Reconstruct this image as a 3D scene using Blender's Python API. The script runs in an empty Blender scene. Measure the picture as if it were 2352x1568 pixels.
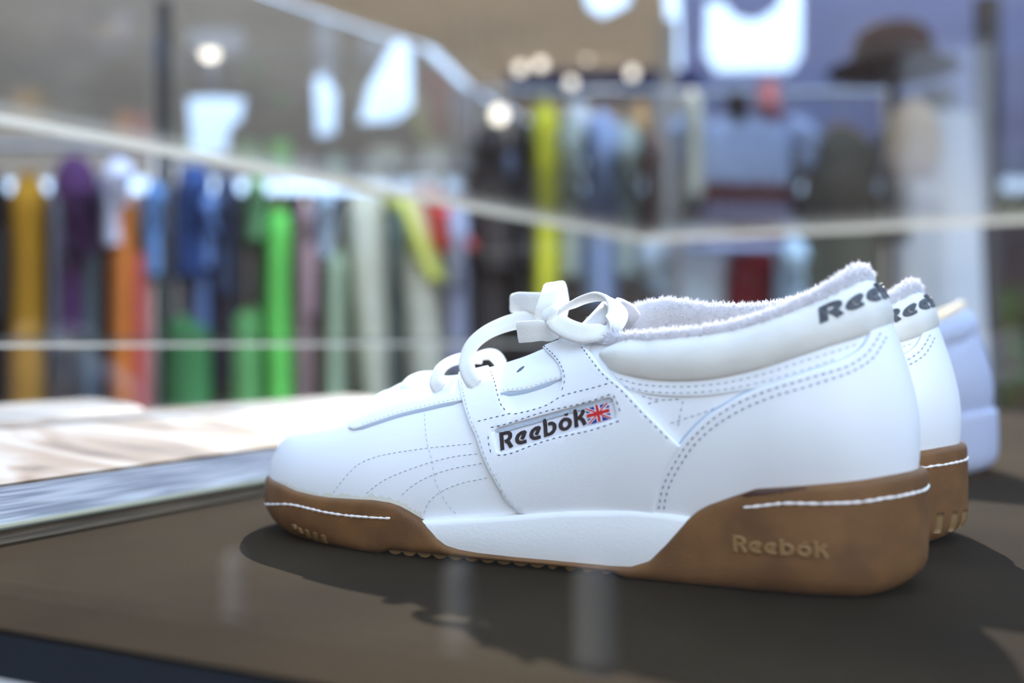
import bpy, bmesh, math, random
import numpy as np
from mathutils import Vector, Matrix
from mathutils.geometry import delaunay_2d_cdt

# ---------------------------------------------------------------- camera, light
scene = bpy.context.scene
COL = scene.collection
FPX, CX, CY = 2287.0, 1176.0, 784.0          # focal length and centre in pixels of a 2352 x 1568 frame
HC = 0.08724                                 # eye height above the table top (table top is z = 0)
GROUND = -0.92

cam_d = bpy.data.cameras.new('camera')
cam = bpy.data.objects.new('camera', cam_d)
COL.objects.link(cam)
cam.location = (0, 0, HC)
cam.rotation_euler = (math.pi / 2, 0, 0)
cam_d.sensor_width = 36.0
cam_d.lens = 36.0 * FPX / 2352.0
cam_d.clip_start = 0.01
cam_d.dof.use_dof = True
cam_d.dof.focus_distance = 0.398
cam_d.dof.aperture_fstop = 3.5
scene.camera = cam

world = bpy.data.worlds.new('sky')
scene.world = world
world.use_nodes = True
wb = world.node_tree.nodes['Background']
wb.inputs[0].default_value = (0.50, 0.695, 1.0, 1)
wb.inputs[1].default_value = 2.1

sun_d = bpy.data.lights.new('sun', 'SUN')
sun = bpy.data.objects.new('sun', sun_d)
COL.objects.link(sun)
sun_d.energy = 6.0
sun_d.angle = math.radians(0.6)
sun_d.color = (1.0, 0.93, 0.82)
SUN_FROM = Vector((0.0146, 0.150, 0.117)).normalized()
sun.rotation_euler = (-SUN_FROM).to_track_quat('-Z', 'Y').to_euler()
sun.location = (0.3, 3.0, 2.6)

scene.view_settings.view_transform = 'Standard'
scene.view_settings.look = 'None'
scene.view_settings.gamma = 1.0
scene.view_settings.exposure = 0.86
scene.view_settings.use_curve_mapping = False
scene.cycles.transparent_max_bounces = 32
scene.cycles.max_bounces = 10

rnd = random.Random(7)
nrng = np.random.default_rng(11)


# ---------------------------------------------------------------- helpers
def lin(c):
    return tuple(((x / 255) / 12.92 if x / 255 <= .04045 else ((x / 255 + .055) / 1.055) ** 2.4) for x in c)


def mat(name, color, rough=.6, spec=.5, bump=0, bscale=400, btype='NOISE', vary=0, vscale=20, metal=0, coord='Object',
        sheen=0, trans=0, col2=None):
    m = bpy.data.materials.new(name)
    m.use_nodes = True
    nt = m.node_tree
    p = nt.nodes['Principled BSDF']
    p.inputs['Base Color'].default_value = (*color, 1)
    p.inputs['Roughness'].default_value = rough
    p.inputs['Specular IOR Level'].default_value = spec
    p.inputs['Metallic'].default_value = metal
    if sheen:
        p.inputs['Sheen Weight'].default_value = sheen
    tc = nt.nodes.new('ShaderNodeTexCoord')
    if vary or col2:
        n = nt.nodes.new('ShaderNodeTexNoise')
        n.inputs['Scale'].default_value = vscale
        n.inputs['Detail'].default_value = 5
        nt.links.new(tc.outputs[coord], n.inputs['Vector'])
        r = nt.nodes.new('ShaderNodeMix')
        r.data_type = 'RGBA'
        c2 = col2 if col2 else tuple(x * (1 - vary) for x in color)
        r.inputs['A'].default_value = (*color, 1)
        r.inputs['B'].default_value = (*c2, 1)
        mr = nt.nodes.new('ShaderNodeMapRange')
        mr.inputs[1].default_value = .38
        mr.inputs[2].default_value = .64
        nt.links.new(n.outputs[0], mr.inputs[0])
        nt.links.new(mr.outputs[0], r.inputs[0])
        nt.links.new(r.outputs['Result'], p.inputs['Base Color'])
    if bump:
        if btype == 'NOISE':
            b = nt.nodes.new('ShaderNodeTexNoise')
            b.inputs['Scale'].default_value = bscale
            b.inputs['Detail'].default_value = 3
            o = b.outputs[0]
        elif btype == 'VORONOI':
            b = nt.nodes.new('ShaderNodeTexVoronoi')
            b.inputs['Scale'].default_value = bscale
            o = b.outputs[0]
        else:
            b = nt.nodes.new('ShaderNodeTexWave')
            b.bands_direction = 'DIAGONAL'
            b.inputs['Scale'].default_value = bscale
            b.inputs['Distortion'].default_value = 2
            o = b.outputs[1]
        nt.links.new(tc.outputs[coord], b.inputs['Vector'])
        bn = nt.nodes.new('ShaderNodeBump')
        bn.inputs['Strength'].default_value = bump
        bn.inputs['Distance'].default_value = .0006
        nt.links.new(o, bn.inputs['Height'])
        nt.links.new(bn.outputs[0], p.inputs['Normal'])
    if trans:
        t = nt.nodes.new('ShaderNodeBsdfTranslucent')
        t.inputs[0].default_value = (*color, 1)
        mx = nt.nodes.new('ShaderNodeMixShader')
        mx.inputs[0].default_value = trans
        out = nt.nodes['Material Output']
        nt.links.new(p.outputs[0], mx.inputs[1])
        nt.links.new(t.outputs[0], mx.inputs[2])
        nt.links.new(mx.outputs[0], out.inputs[0])
    return m


def glass_mat(name, tint=(.985, .988, .988), ior=1.45):
    m = bpy.data.materials.new(name)
    m.use_nodes = True
    nt = m.node_tree
    nt.nodes.remove(nt.nodes['Principled BSDF'])
    t = nt.nodes.new('ShaderNodeBsdfTransparent')
    t.inputs[0].default_value = (*tint, 1)
    g = nt.nodes.new('ShaderNodeBsdfGlossy')
    g.inputs['Roughness'].default_value = 0
    f = nt.nodes.new('ShaderNodeLayerWeight')          # Schlick reflectance, the same from both faces of the pane
    pw = nt.nodes.new('ShaderNodeMath')
    pw.operation = 'POWER'
    pw.inputs[1].default_value = 5
    ma = nt.nodes.new('ShaderNodeMath')
    ma.operation = 'MULTIPLY_ADD'
    r0 = ((ior - 1) / (ior + 1)) ** 2
    ma.inputs[1].default_value = 1 - r0
    ma.inputs[2].default_value = r0
    mx = nt.nodes.new('ShaderNodeMixShader')
    f.inputs[0].default_value = .5
    nt.links.new(f.outputs['Facing'], pw.inputs[0])
    nt.links.new(pw.outputs[0], ma.inputs[0])
    nt.links.new(ma.outputs[0], mx.inputs[0])
    nt.links.new(t.outputs[0], mx.inputs[1])
    nt.links.new(g.outputs[0], mx.inputs[2])
    nt.links.new(mx.outputs[0], nt.nodes['Material Output'].inputs[0])
    return m


def emit_mat(name, color, s):
    m = bpy.data.materials.new(name)
    m.use_nodes = True
    nt = m.node_tree
    p = nt.nodes['Principled BSDF']
    p.inputs['Base Color'].default_value = (*color, 1)
    p.inputs['Emission Color'].default_value = (*color, 1)
    p.inputs['Emission Strength'].default_value = s
    return m


def mesh_obj(name, verts, faces, material, parent=None, smooth=True, sharp=None):
    me = bpy.data.meshes.new(name)
    me.from_pydata([tuple(map(float, v)) for v in verts], [], [tuple(int(i) for i in f) for f in faces])
    me.update()
    if smooth:
        me.polygons.foreach_set('use_smooth', [True] * len(me.polygons))
        if sharp:
            me.set_sharp_from_angle(angle=math.radians(sharp))
    me.materials.append(material)
    o = bpy.data.objects.new(name, me)
    COL.objects.link(o)
    if parent:
        o.parent = parent
    return o


class MB:
    """collects simple solids, then links them as one mesh"""

    def __init__(s):
        s.v, s.f = [], []

    def add(s, v, f):
        n = len(s.v)
        s.v += [tuple(p) for p in v]
        s.f += [tuple(i + n for i in q) for q in f]
        return s

    def box(s, x0, x1, y0, y1, z0, z1):
        v = [(x, y, z) for z in (z0, z1) for y in (y0, y1) for x in (x0, x1)]
        return s.add(v, [(0, 2, 3, 1), (4, 5, 7, 6), (0, 1, 5, 4), (2, 6, 7, 3), (0, 4, 6, 2), (1, 3, 7, 5)])

    def prism(s, poly, z0, z1):
        n = len(poly)
        v = [(x, y, z0) for x, y in poly] + [(x, y, z1) for x, y in poly]
        f = [tuple(reversed(range(n))), tuple(range(n, 2 * n))]
        f += [(i, (i + 1) % n, n + (i + 1) % n, n + i) for i in range(n)]
        return s.add(v, f)

    def tube(s, pts, r, n=10, caps=True):
        pts = [Vector(p) for p in pts]
        rs = r if isinstance(r, (list, tuple)) else [r] * len(pts)
        v, f = [], []
        for i, p in enumerate(pts):
            d = (pts[min(i + 1, len(pts) - 1)] - pts[max(i - 1, 0)]).normalized()
            a = d.cross(Vector((0, 0, 1)))
            if a.length < .05:
                a = d.cross(Vector((1, 0, 0)))
            a.normalize()
            b = d.cross(a)
            for k in range(n):
                t = 2 * math.pi * k / n
                v.append(p + (a * math.cos(t) + b * math.sin(t)) * rs[i])
        m = len(pts)
        for i in range(m - 1):
            for k in range(n):
                f.append((i * n + k, i * n + (k + 1) % n, (i + 1) * n + (k + 1) % n, (i + 1) * n + k))
        if caps:
            f.append(tuple(range(n)))
            f.append(tuple(reversed(range((m - 1) * n, m * n))))
        return s.add(v, f)

    def build(s, name, material, parent=None, smooth=True, sharp=35):
        return mesh_obj(name, s.v, s.f, material, parent, smooth, sharp)


def empty(name, loc=(0, 0, 0), rz=0):
    o = bpy.data.objects.new(name, None)
    COL.objects.link(o)
    o.location = loc
    o.rotation_euler = (0, 0, rz)
    o.empty_display_size = .05
    return o


def tag(o, label, cat=None, group=None, kind=None):
    o['label'] = label
    if cat:
        o['category'] = cat
    if group:
        o['group'] = group
    if kind:
        o['kind'] = kind
    return o


def copy_tree(o, parent=None):
    c = o.copy()
    COL.objects.link(c)
    c.parent = parent
    for ch in list(o.children):
        copy_tree(ch, c)
    return c


def at(u, v, Y):
    """a point of the place at distance Y in front of the lens"""
    return Vector(((u - CX) * Y / FPX, Y, HC - (v - CY) * Y / FPX))


def hermite(K, P, x, periodic=False, period=None):
    """smooth interpolation of rows P at knots K"""
    K = np.asarray(K, float)
    P = np.asarray(P, float)
    if periodic:
        K = np.r_[K[-2] - period, K[-1] - period, K, K[0] + period, K[1] + period]
        P = np.concatenate([P[-2:], P, P[:2]])
    d = np.diff(K)
    sh = (-1,) + (1,) * (P.ndim - 1)
    sl = np.diff(P, axis=0) / d.reshape(sh)
    m = np.zeros_like(P)
    w0, w1 = d[1:].reshape(sh), d[:-1].reshape(sh)
    m[1:-1] = (sl[:-1] * w0 + sl[1:] * w1) / (w0 + w1)
    m[0], m[-1] = sl[0], sl[-1]
    x = np.asarray(x, float)
    i = np.clip(np.searchsorted(K, x, side='right') - 1, 0, len(d) - 1)
    h = d[i]
    t = (x - K[i]) / h
    s2 = (-1,) + (1,) * (P.ndim - 1)
    t, h = t.reshape(s2), h.reshape(s2)
    return ((2 * t ** 3 - 3 * t ** 2 + 1) * P[i] + (t ** 3 - 2 * t ** 2 + t) * h * m[i]
            + (-2 * t ** 3 + 3 * t ** 2) * P[i + 1] + (t ** 3 - t ** 2) * h * m[i + 1])


# ---------------------------------------------------------------- the sneaker
PHI = 0.49839
SO = np.array([-.11225, .49337])
AX = np.array([math.cos(PHI), -math.sin(PHI)])     # toe -> heel
BX = np.array([math.sin(PHI), math.cos(PHI)])      # near side -> far side


def px(u, v, t):
    """sneaker coordinates (s, t, z) of a traced image point lying t off the sneaker's centre line"""
    d = np.array([(u - CX) / FPX, 1.0])
    k = (t + SO @ BX) / (d @ BX)
    return np.array([(d * k - SO) @ AX, t, HC - (v - CY) * k / FPX])


def to_px(P):
    P = np.asarray(P)
    X = SO[0] + P[..., 0] * AX[0] + P[..., 1] * BX[0]
    Y = SO[1] + P[..., 0] * AX[1] + P[..., 1] * BX[1]
    return np.stack([CX + FPX * X / Y, CY - FPX * (P[..., 2] - HC) / Y], -1), Y


ST = [  # stations toe -> heel: feather line, low side, high side, top line  (s, half width, z in mm)
    ((3.5, 0, 21), (4.5, 0, 33), (12, 0, 44), (30, 0, 52.5)),
    ((6, 17, 21), (7.5, 16, 33), (14, 12, 44), (30.2, 0, 52.5)),
    ((15, 28, 20.5), (16.5, 26.5, 33), (20, 20.5, 44), (32, 0, 53)),
    ((30, 36.5, 19.5), (31, 35, 33), (33, 27.5, 45.5), (39, 0, 54.6)),
    ((50, 42, 18.5), (50, 40.5, 33), (51, 31, 48), (53, 0, 58.3)),
    ((80, 45, 18), (80, 43.5, 35), (80, 32, 54.5), (80, 9, 69)),
    ((110, 41.5, 13), (110, 41.5, 37), (111, 30, 60), (112, 14, 73)),
    ((140, 36.5, 13), (140, 38.8, 40), (140, 28.5, 66), (140, 14.5, 80)),
    ((165, 33.5, 16), (165, 37.2, 44), (165, 28, 73), (164, 15.5, 88)),
    ((185, 32.2, 18), (185, 36.6, 47), (186, 31.5, 76), (186, 26, 88)),
    ((210, 32, 20), (210, 36.4, 50), (209, 34, 73), (209, 29, 89)),
    ((235, 30.6, 26), (235, 35.4, 51), (234, 33.5, 75), (234, 28.5, 92)),
    ((258, 28.6, 33), (258, 33.2, 55), (256, 30, 81.5), (255, 24.5, 99)),
    ((274, 23.2, 35), (274.5, 26.8, 58), (270, 23.5, 86.5), (266.5, 18.5, 105)),
    ((285, 13.6, 37), (286, 16.0, 59), (279.5, 14.5, 90), (272.6, 10.5, 109.2)),
    ((289.6, 0, 38), (290.8, 0, 57), (282.8, 0, 90), (274.2, 0, 110.3)),
]
FAR_DZ = {7: 3, 8: 9, 9: 15, 10: 11.5, 11: 8.5, 12: 6, 13: 3, 14: .8}


def stations():
    near = [[(s, -w, z) for s, w, z in g] for g in ST]
    far = []
    for k in range(len(ST) - 2, 0, -1):
        dz = FAR_DZ.get(k, 0)
        far.append([(s, w, z + dz * f) for (s, w, z), f in zip(ST[k], (0, 0, .45, 1))])
    return np.array(near + far, float) * 1e-3


GS = stations()
_c = np.linalg.norm(np.roll(GS[:, 1], -1, 0) - GS[:, 1], axis=1)
QK = np.r_[0, np.cumsum(_c)[:-1]]
QLEN = _c.sum()
QK /= QLEN
FLAT = np.array([.3, .25, .2, .12, .12, .55] + [1.0] * 20 + [.55, .12, .12, .2, .25])[:len(GS)]
NN = len(GS)
FLAT = np.array([{0: .35, 1: .3, 2: .2, 3: .12, 4: .12, 5: .6}.get(min(i, NN - i), 1.0) for i in range(NN)])


def upper(q, w, off=0.0):
    """point of the upper at loop position q and height w, lifted by off along the normal"""
    q = np.atleast_1d(np.asarray(q, float))
    w = np.atleast_1d(np.asarray(w, float))
    P = _upper(q, w)
    if np.any(np.asarray(off) != 0):
        e = 2e-3
        dq = _upper(q + e, w) - _upper(q - e, w)
        wa, wb_ = np.clip(w - .02, 0, .985), np.clip(w + .02, .015, 1)
        dw = _upper(q, wb_) - _upper(q, wa)
        n = np.cross(dq, dw)
        n /= np.linalg.norm(n, axis=1, keepdims=True) + 1e-12
        P = P + n * np.broadcast_to(np.asarray(off, float), q.shape)[:, None]
    return P


def _upper(q, w):
    q = np.mod(q, 1.0)
    G = hermite(QK, GS, q, True, 1.0)
    fl = hermite(QK, FLAT, q, True, 1.0)
    d = np.linalg.norm(np.diff(G, axis=1), axis=2) ** .85
    d /= d.sum(1, keepdims=True)
    d3 = d[:, :, None]
    sl = np.diff(G, axis=1) / d3
    m = np.zeros_like(G)
    m[:, 1] = (sl[:, 0] * d3[:, 1] + sl[:, 1] * d3[:, 0]) / (d3[:, 0] + d3[:, 1])
    m[:, 2] = (sl[:, 1] * d3[:, 2] + sl[:, 2] * d3[:, 1]) / (d3[:, 1] + d3[:, 2])
    m[:, 0] = 2 * sl[:, 0] - m[:, 1]
    m[:, 3] = sl[:, 2] * np.stack([np.ones_like(fl), np.ones_like(fl), fl], -1)
    m[:, 3, 1] *= 1 + .25 * (1 - fl)
    k1, k2 = d[:, 0], d[:, 0] + d[:, 1]
    i = (w >= k1).astype(int) + (w >= k2).astype(int)
    r = np.arange(len(q))
    h = d[r, i][:, None]
    t = (w - np.where(i == 0, 0, np.where(i == 1, k1, k2)))[:, None] / h
    return ((2 * t ** 3 - 3 * t ** 2 + 1) * G[r, i] + (t ** 3 - 2 * t ** 2 + t) * h * m[r, i]
            + (-2 * t ** 3 + 3 * t ** 2) * G[r, i + 1] + (t ** 3 - t ** 2) * h * m[r, i + 1])


# dense samples of the near side, to find which spot of the upper a traced image point lies on
_gq = np.linspace(-.02, .56, 900)
_gw = np.linspace(0, 1, 110)
_GQ, _GW = [a.ravel() for a in np.meshgrid(_gq, _gw, indexing='ij')]
_GP, _GD = to_px(upper(_GQ, _GW, .0006))
_P0 = upper(_GQ, _GW)
_e1 = upper(_GQ + 2e-3, _GW) - upper(_GQ - 2e-3, _GW)
_e2 = upper(_GQ, np.clip(_GW + .02, .03, 1)) - upper(_GQ, np.clip(_GW - .02, 0, .97))
_nn = np.cross(_e1, _e2)
_cl = np.array([-SO @ AX, -SO @ BX, HC])
_face = np.einsum('ij,ij->i', _nn, _cl - _P0) > 0
_GQ, _GW, _GP = _GQ[_face], _GW[_face], _GP[_face]


def inv(pts):
    """traced image points -> (q, w) on the near side of the upper"""
    out = []
    for u, v in pts:
        d2 = (_GP[:, 0] - u) ** 2 + (_GP[:, 1] - v) ** 2
        k = np.argpartition(d2, 6)[:6]
        wt = 1 / (d2[k] + .3)
        out.append(((_GQ[k] * wt).sum() / wt.sum(), (_GW[k] * wt).sum() / wt.sum()))
    return np.array(out)


def invd(pts, step=9.0, closed=False):
    """inv() of a traced polyline, sampled densely so straight image lines stay straight"""
    P = np.asarray(pts, float)
    if closed:
        P = np.concatenate([P, P[:1]])
    out = []
    for a, b in zip(P[:-1], P[1:]):
        k = max(1, int(np.linalg.norm(b - a) / step))
        out += [a + (b - a) * j / k for j in range(k)]
    if not closed:
        out.append(P[-1])
    return inv(out)


def smooth_path(pts, n=None, closed=False, step=None):
    P = np.asarray(pts, float)
    if closed:
        P = np.concatenate([P, P[:1]])
    c = np.r_[0, np.cumsum(np.linalg.norm(np.diff(P, axis=0), axis=1))]
    if n is None:
        n = max(3, int(c[-1] / step) + 1)
    x = np.linspace(0, c[-1], n)
    if closed:
        return hermite(c[:-1], P[:-1], x[:-1], True, c[-1])
    return hermite(c, P, x)


SQ, SW = QLEN, .075       # isotropic scaling of (q, w)


def in_poly(pts, poly):
    x, y = pts[:, 0], pts[:, 1]
    r = np.zeros(len(pts), bool)
    n = len(poly)
    for i in range(n):
        x0, y0 = poly[i]
        x1, y1 = poly[(i + 1) % n]
        c = ((y0 > y) != (y1 > y)) & (x < (x1 - x0) * (y - y0) / (y1 - y0 + 1e-15) + x0)
        r ^= c
    return r


def seg_dist(pts, poly):
    d = np.full(len(pts), 1e9)
    n = len(poly)
    for i in range(n):
        a, b = poly[i], poly[(i + 1) % n]
        ab = b - a
        t = np.clip(((pts - a) @ ab) / (ab @ ab + 1e-15), 0, 1)
        d = np.minimum(d, np.linalg.norm(pts - a - t[:, None] * ab, axis=1))
    return d


def resample(poly, step):
    P = np.asarray(poly, float)
    out = []
    n = len(P)
    for i in range(n):
        a, b = P[i], P[(i + 1) % n]
        k = max(1, int(np.linalg.norm(b - a) / step))
        for j in range(k):
            out.append(a + (b - a) * j / k)
    return np.array(out)


def flat_fill(poly, holes=(), step=.0012, grid=.0026, bev=.0007):
    """triangulate a polygon (metres) -> points, triangles, boundary loops, distance to the edge"""
    loops = [resample(poly, step)] + [resample(h, step) for h in holes]
    lo, hi = loops[0].min(0), loops[0].max(0)
    gx, gy = np.meshgrid(np.arange(lo[0], hi[0], grid), np.arange(lo[1], hi[1], grid))
    g = np.stack([gx.ravel(), gy.ravel()], 1)
    g[:, 0] += (np.floor((g[:, 1] - lo[1]) / grid) % 2) * grid / 2
    rings = []
    for L in loops:
        t = np.roll(L, -1, 0) - np.roll(L, 1, 0)
        nrm = np.stack([-t[:, 1], t[:, 0]], 1) / (np.linalg.norm(t, axis=1)[:, None] + 1e-12)
        for sgn in (1, -1):
            rings += [L + nrm * sgn * bev * .35, L + nrm * sgn * bev]
    ins = np.concatenate([g] + rings)

    def ok(p, m):
        r = in_poly(p, loops[0])
        for h in loops[1:]:
            r &= ~in_poly(p, h)
        d = np.min([seg_dist(p, L) for L in loops], 0)
        return r & (d > m), d
    k, d = ok(ins, bev * .3)
    isg = np.arange(len(ins)) < len(g)
    k &= ~(isg & (d < bev * 1.5))
    ins = ins[k]
    verts = np.concatenate(loops + [ins])
    edges, n0 = [], 0
    for L in loops:
        edges += [(n0 + i, n0 + (i + 1) % len(L)) for i in range(len(L))]
        n0 += len(L)
    r = delaunay_2d_cdt([Vector(p) for p in verts], edges, [], 1, 1e-7)
    V = np.array([tuple(p) for p in r[0]])
    T = np.array([f for f in r[2] if len(f) == 3])
    cen = V[T].mean(1)
    keep, _ = ok(cen, -1)
    T = T[keep]
    D = np.min([seg_dist(V, L) for L in loops], 0)
    cnt = {}
    for f in T:
        for a, b in ((f[0], f[1]), (f[1], f[2]), (f[2], f[0])):
            cnt[(a, b)] = 1
    border = [(a, b) for (a, b) in cnt if (b, a) not in cnt]
    return V, T, border, D


def shell(name, qw, h, material, parent, holes=(), bev=.0007, base=0.0, puff=0, puff_w=.006, mirror=False, step=.0012, grid=.0026, sink=.0005, sides=None):
    """a leather panel lying on the upper: outline in (q, w), real thickness h, rounded edge"""
    sc = np.array([SQ, SW])
    V, T, border, D = flat_fill(np.asarray(qw) * sc, [np.asarray(x) * sc for x in holes], step, grid, bev)
    e = np.clip(D / bev, 0, 1)
    off = base + h * (.55 + .45 * np.sqrt(np.clip(1 - (1 - e) ** 2, 0, 1)))
    if puff:
        x = np.clip(D / puff_w, 0, 1)
        off = off + puff * np.sin(x * math.pi / 2)
    objs = []
    for far in (sides or ((False, True) if mirror else (False,))):
        q, w = V[:, 0] / SQ, V[:, 1] / SW
        if far:
            q = 1 - q
        top = upper(q, np.clip(w, 0, 1), off)
        bot = upper(q, np.clip(w, 0, 1), base - sink)
        bi = sorted({i for ed in border for i in ed})
        mp = {i: len(top) + k for k, i in enumerate(bi)}
        vs = np.concatenate([top, bot[bi]])
        fs = [tuple(f) for f in T] + [(b, a, mp[a], mp[b]) for a, b in border]
        if far:
            fs = [tuple(reversed(f)) for f in fs]
        objs.append(mesh_obj(name, vs, fs, material, parent, True, 42))
    return objs


def seams(paths, parent, material, off, name='shaded_stitching', dash=.0019, pitch=.0027, width=.00055, tall=.00022, mirror=True):
    """rows of short dashes, coloured as shaded stitch holes, lying on the upper along paths in (q, w)"""
    vs, fs = [], []
    for qw in paths:
        for far in ((False, True) if mirror else (False,)):
            qw2 = np.array(qw)
            c = smooth_path(qw2 * [SQ, SW], step=.0004) / [SQ, SW]
            q = 1 - c[:, 0] if far else c[:, 0]
            P = upper(q, np.clip(c[:, 1], 0, 1), off)
            N = upper(q, np.clip(c[:, 1], 0, 1), off + 1e-3) - P
            N /= np.linalg.norm(N, axis=1)[:, None]
            L = np.r_[0, np.cumsum(np.linalg.norm(np.diff(P, axis=0), axis=1))]
            x = .0005
            while x + dash < L[-1]:
                xs = np.array([x, x + dash * .5, x + dash])
                p = np.stack([np.interp(xs, L, P[:, k]) for k in range(3)], 1)
                n = np.stack([np.interp(xs[1:2], L, N[:, k]) for k in range(3)], 1)[0]
                t = p[2] - p[0]
                t /= np.linalg.norm(t) + 1e-12
                sd = np.cross(n, t) * width / 2
                o = len(vs)
                up = n * tall
                vs += [p[0] + n * tall * .2, p[1] - sd, p[1] + sd, p[2] + n * tall * .2, p[1] + up, p[1] - n * tall]
                fs += [(o, o + 1, o + 4), (o, o + 4, o + 2), (o + 3, o + 4, o + 1), (o + 3, o + 2, o + 4), (o, o + 2, o + 5), (o, o + 5, o + 1), (o + 3, o + 5, o + 2), (o + 3, o + 1, o + 5)]
                x += pitch
    o = mesh_obj(name, vs, fs, material, parent, False)
    o['kind'] = 'stuff'
    return o


# lettering: every letter is a set of broad strokes on a unit grid
GLYPH = {
    'R': ([[(.11, 0), (.11, 1)], [(.11, .9), (.36, .9), (.5, .83), (.55, .7), (.51, .56), (.4, .47), (.26, .44)], [(.36, .46), (.47, .26), (.57, 0)]], .76),
    'e': ([[(.55, .63), (.34, .63), (.18, .54), (.11, .38), (.15, .2), (.28, .1), (.56, .1)], [(.53, .66), (.45, .45), (.35, .27)]], .72),
    'b': ([[(.11, 0), (.11, 1.0)], [(.27, .65), (.42, .65), (.54, .55), (.57, .38), (.51, .2), (.38, .1), (.11, .1)]], .76),
    'o': ([[(.35 + .24 * math.cos(a), .37 + .27 * math.sin(a)) for a in np.linspace(0, 2 * math.pi, 15)], [(.36, .92), (.44, .86), (.52, .93)]], .78),
    'k': ([[(.11, 0), (.11, 1.0)], [(.52, .86), (.42, .62), (.24, .46)], [(.27, .5), (.42, .34), (.54, 0)]], .68),
}


def word_strokes(text, stroke=.2):
    """ribbons: list of (left edge, right edge) point arrays in word units"""
    out, x0 = [], 0.0
    for ch in text:
        st, adv = GLYPH[ch]
        for k, pl in enumerate(st):
            wd = stroke * (.55 if (ch == 'o' and k == 1) else 1)
            P = np.array(pl, float)
            if len(P) > 3:
                P = smooth_path(P, n=len(P) * 3)
            else:
                P = smooth_path(P, n=9)
            t = np.gradient(P, axis=0)
            t /= np.linalg.norm(t, axis=1)[:, None] + 1e-12
            nn = np.stack([-t[:, 1], t[:, 0]], 1) * wd / 2
            out.append((P + nn + [x0, 0], P - nn + [x0, 0]))
        x0 += adv
    return out, x0


def word_mesh(text, fn, material, parent, tall, stroke=.2, sink=.0003):
    """one mesh for each letter; fn maps (n,2) word units + lift -> points"""
    x0 = 0.0
    for ch in text:
        vs, fs = [], []
        for L, R in word_strokes(ch, stroke)[0]:
            L, R = L + [x0, 0], R + [x0, 0]
            C = (L + R) / 2
            rows = [fn(L, -sink), fn(L, tall * .7), fn(C * .5 + L * .5, tall), fn(C * .5 + R * .5, tall), fn(R, tall * .7), fn(R, -sink)]
            n, o = len(L), len(vs)
            A = np.stack(rows, 1)
            vs += list(A.reshape(-1, 3))
            for i in range(n - 1):
                for k in range(5):
                    a = o + i * 6 + k
                    fs.append((a, a + 1, a + 7, a + 6))
            fs.append(tuple(o + k for k in range(6)))
            fs.append(tuple(o + (n - 1) * 6 + k for k in reversed(range(6))))
        mesh_obj('letter', vs, fs, material, parent, True, 40)
        x0 += GLYPH[ch][1]


# ---- sole
S_T = [0, .002, .005, .015, .03, .05, .08, .10, .13, .16, .19, .22, .25, .27, .28, .29, .2945, .295]
W_N = [0, .0105, .018, .030, .039, .0445, .048, .048, .045, .0415, .039, .0375, .036, .032, .027, .0165, .006, 0]
W_F = [0, .0105, .018, .030, .039, .0445, .0475, .0465, .041, .036, .034, .0345, .0345, .0315, .027, .0165, .006, 0]
_loop = [(s, -w) for s, w in zip(S_T, W_N)] + [(s, w) for s, w in list(zip(S_T, W_F))[-2:0:-1]]
OUT = smooth_path(np.array(_loop), n=601, closed=True)
_t = np.roll(OUT, -1, 0) - np.roll(OUT, 1, 0)
OUTN = np.stack([_t[:, 1], -_t[:, 0]], 1) / np.linalg.norm(_t, axis=1)[:, None]
for _ in range(6):
    OUTN = (np.roll(OUTN, 1, 0) + OUTN * 2 + np.roll(OUTN, -1, 0)) / 4
    OUTN /= np.linalg.norm(OUTN, axis=1)[:, None]
if OUTN[np.argmin(OUT[:, 1])][1] > 0:
    OUTN = -OUTN
_ol = np.r_[0, np.cumsum(np.linalg.norm(np.diff(np.concatenate([OUT, OUT[:1]]), axis=0), axis=1))]
OLEN = _ol[-1]

GUM_TOP = np.array([(0, 24.5), (15, 24.5), (31, 23.3), (42, 21.6), (53, 21.0), (62, 20.9), (79, 21.5), (87, 21.8), (95, 21.3), (99.5, 20.3), (103.4, 18.7), (107.6, 16.7), (112.9, 14), (115.6, 11.7), (119, 8.6), (122.4, 6.3), (128, 5), (135.5, 4.3), (150.7, 3.9), (172, 3.9), (190, 4.0), (197.7, 4.4), (205.1, 7.4), (211.8, 14.6), (219.5, 23.7), (223, 26.8), (226.5, 29), (235.9, 33), (243.7, 36.1), (260.8, 38.1), (279.1, 40.3), (287.5, 41.6), (291.5, 42.1), (295, 42.4)]) * 1e-3
MID_TOP = np.array([(95, 13), (112.3, 15.1), (140.3, 18.4), (172.5, 22.8), (198.7, 25.1), (211.4, 24.8), (219.2, 24.1), (235, 23)]) * 1e-3


def sole_bottom(s):
    toe = np.clip((.050 - s) / .050, 0, 1) ** 2 * .0085
    heel = np.clip((s - .277) / .018, 0, 1) ** 2 * .0045
    a = np.clip((s - .090) / .006, 0, 1) * np.clip((.196 - s) / .006, 0, 1)
    return toe + heel + .0021 * a


def gum_off(z, zb, zt, s):
    r = np.interp(s, [.05, .085, .22, .25], [.010, .004, .004, .0075])
    r = np.minimum(r, (zt - zb) * .55)
    x = np.clip((z - zb) / r, 0, 1)
    lo = -(1 - np.sqrt(np.clip(1 - (1 - x) ** 2, 0, 1))) * r * .75
    rt = np.minimum(.0028, (zt - zb) * .35)
    y = np.clip((zt - z) / rt, 0, 1)
    hi = -(1 - np.sqrt(np.clip(1 - (1 - y) ** 2, 0, 1))) * .0016
    m = (z - zb) / np.maximum(zt - zb, 1e-5)
    return lo + hi + .0006 * np.sin(np.clip(m, 0, 1) * math.pi)


def gum_top(s):
    return np.interp(s, GUM_TOP[:, 0], GUM_TOP[:, 1])


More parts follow.
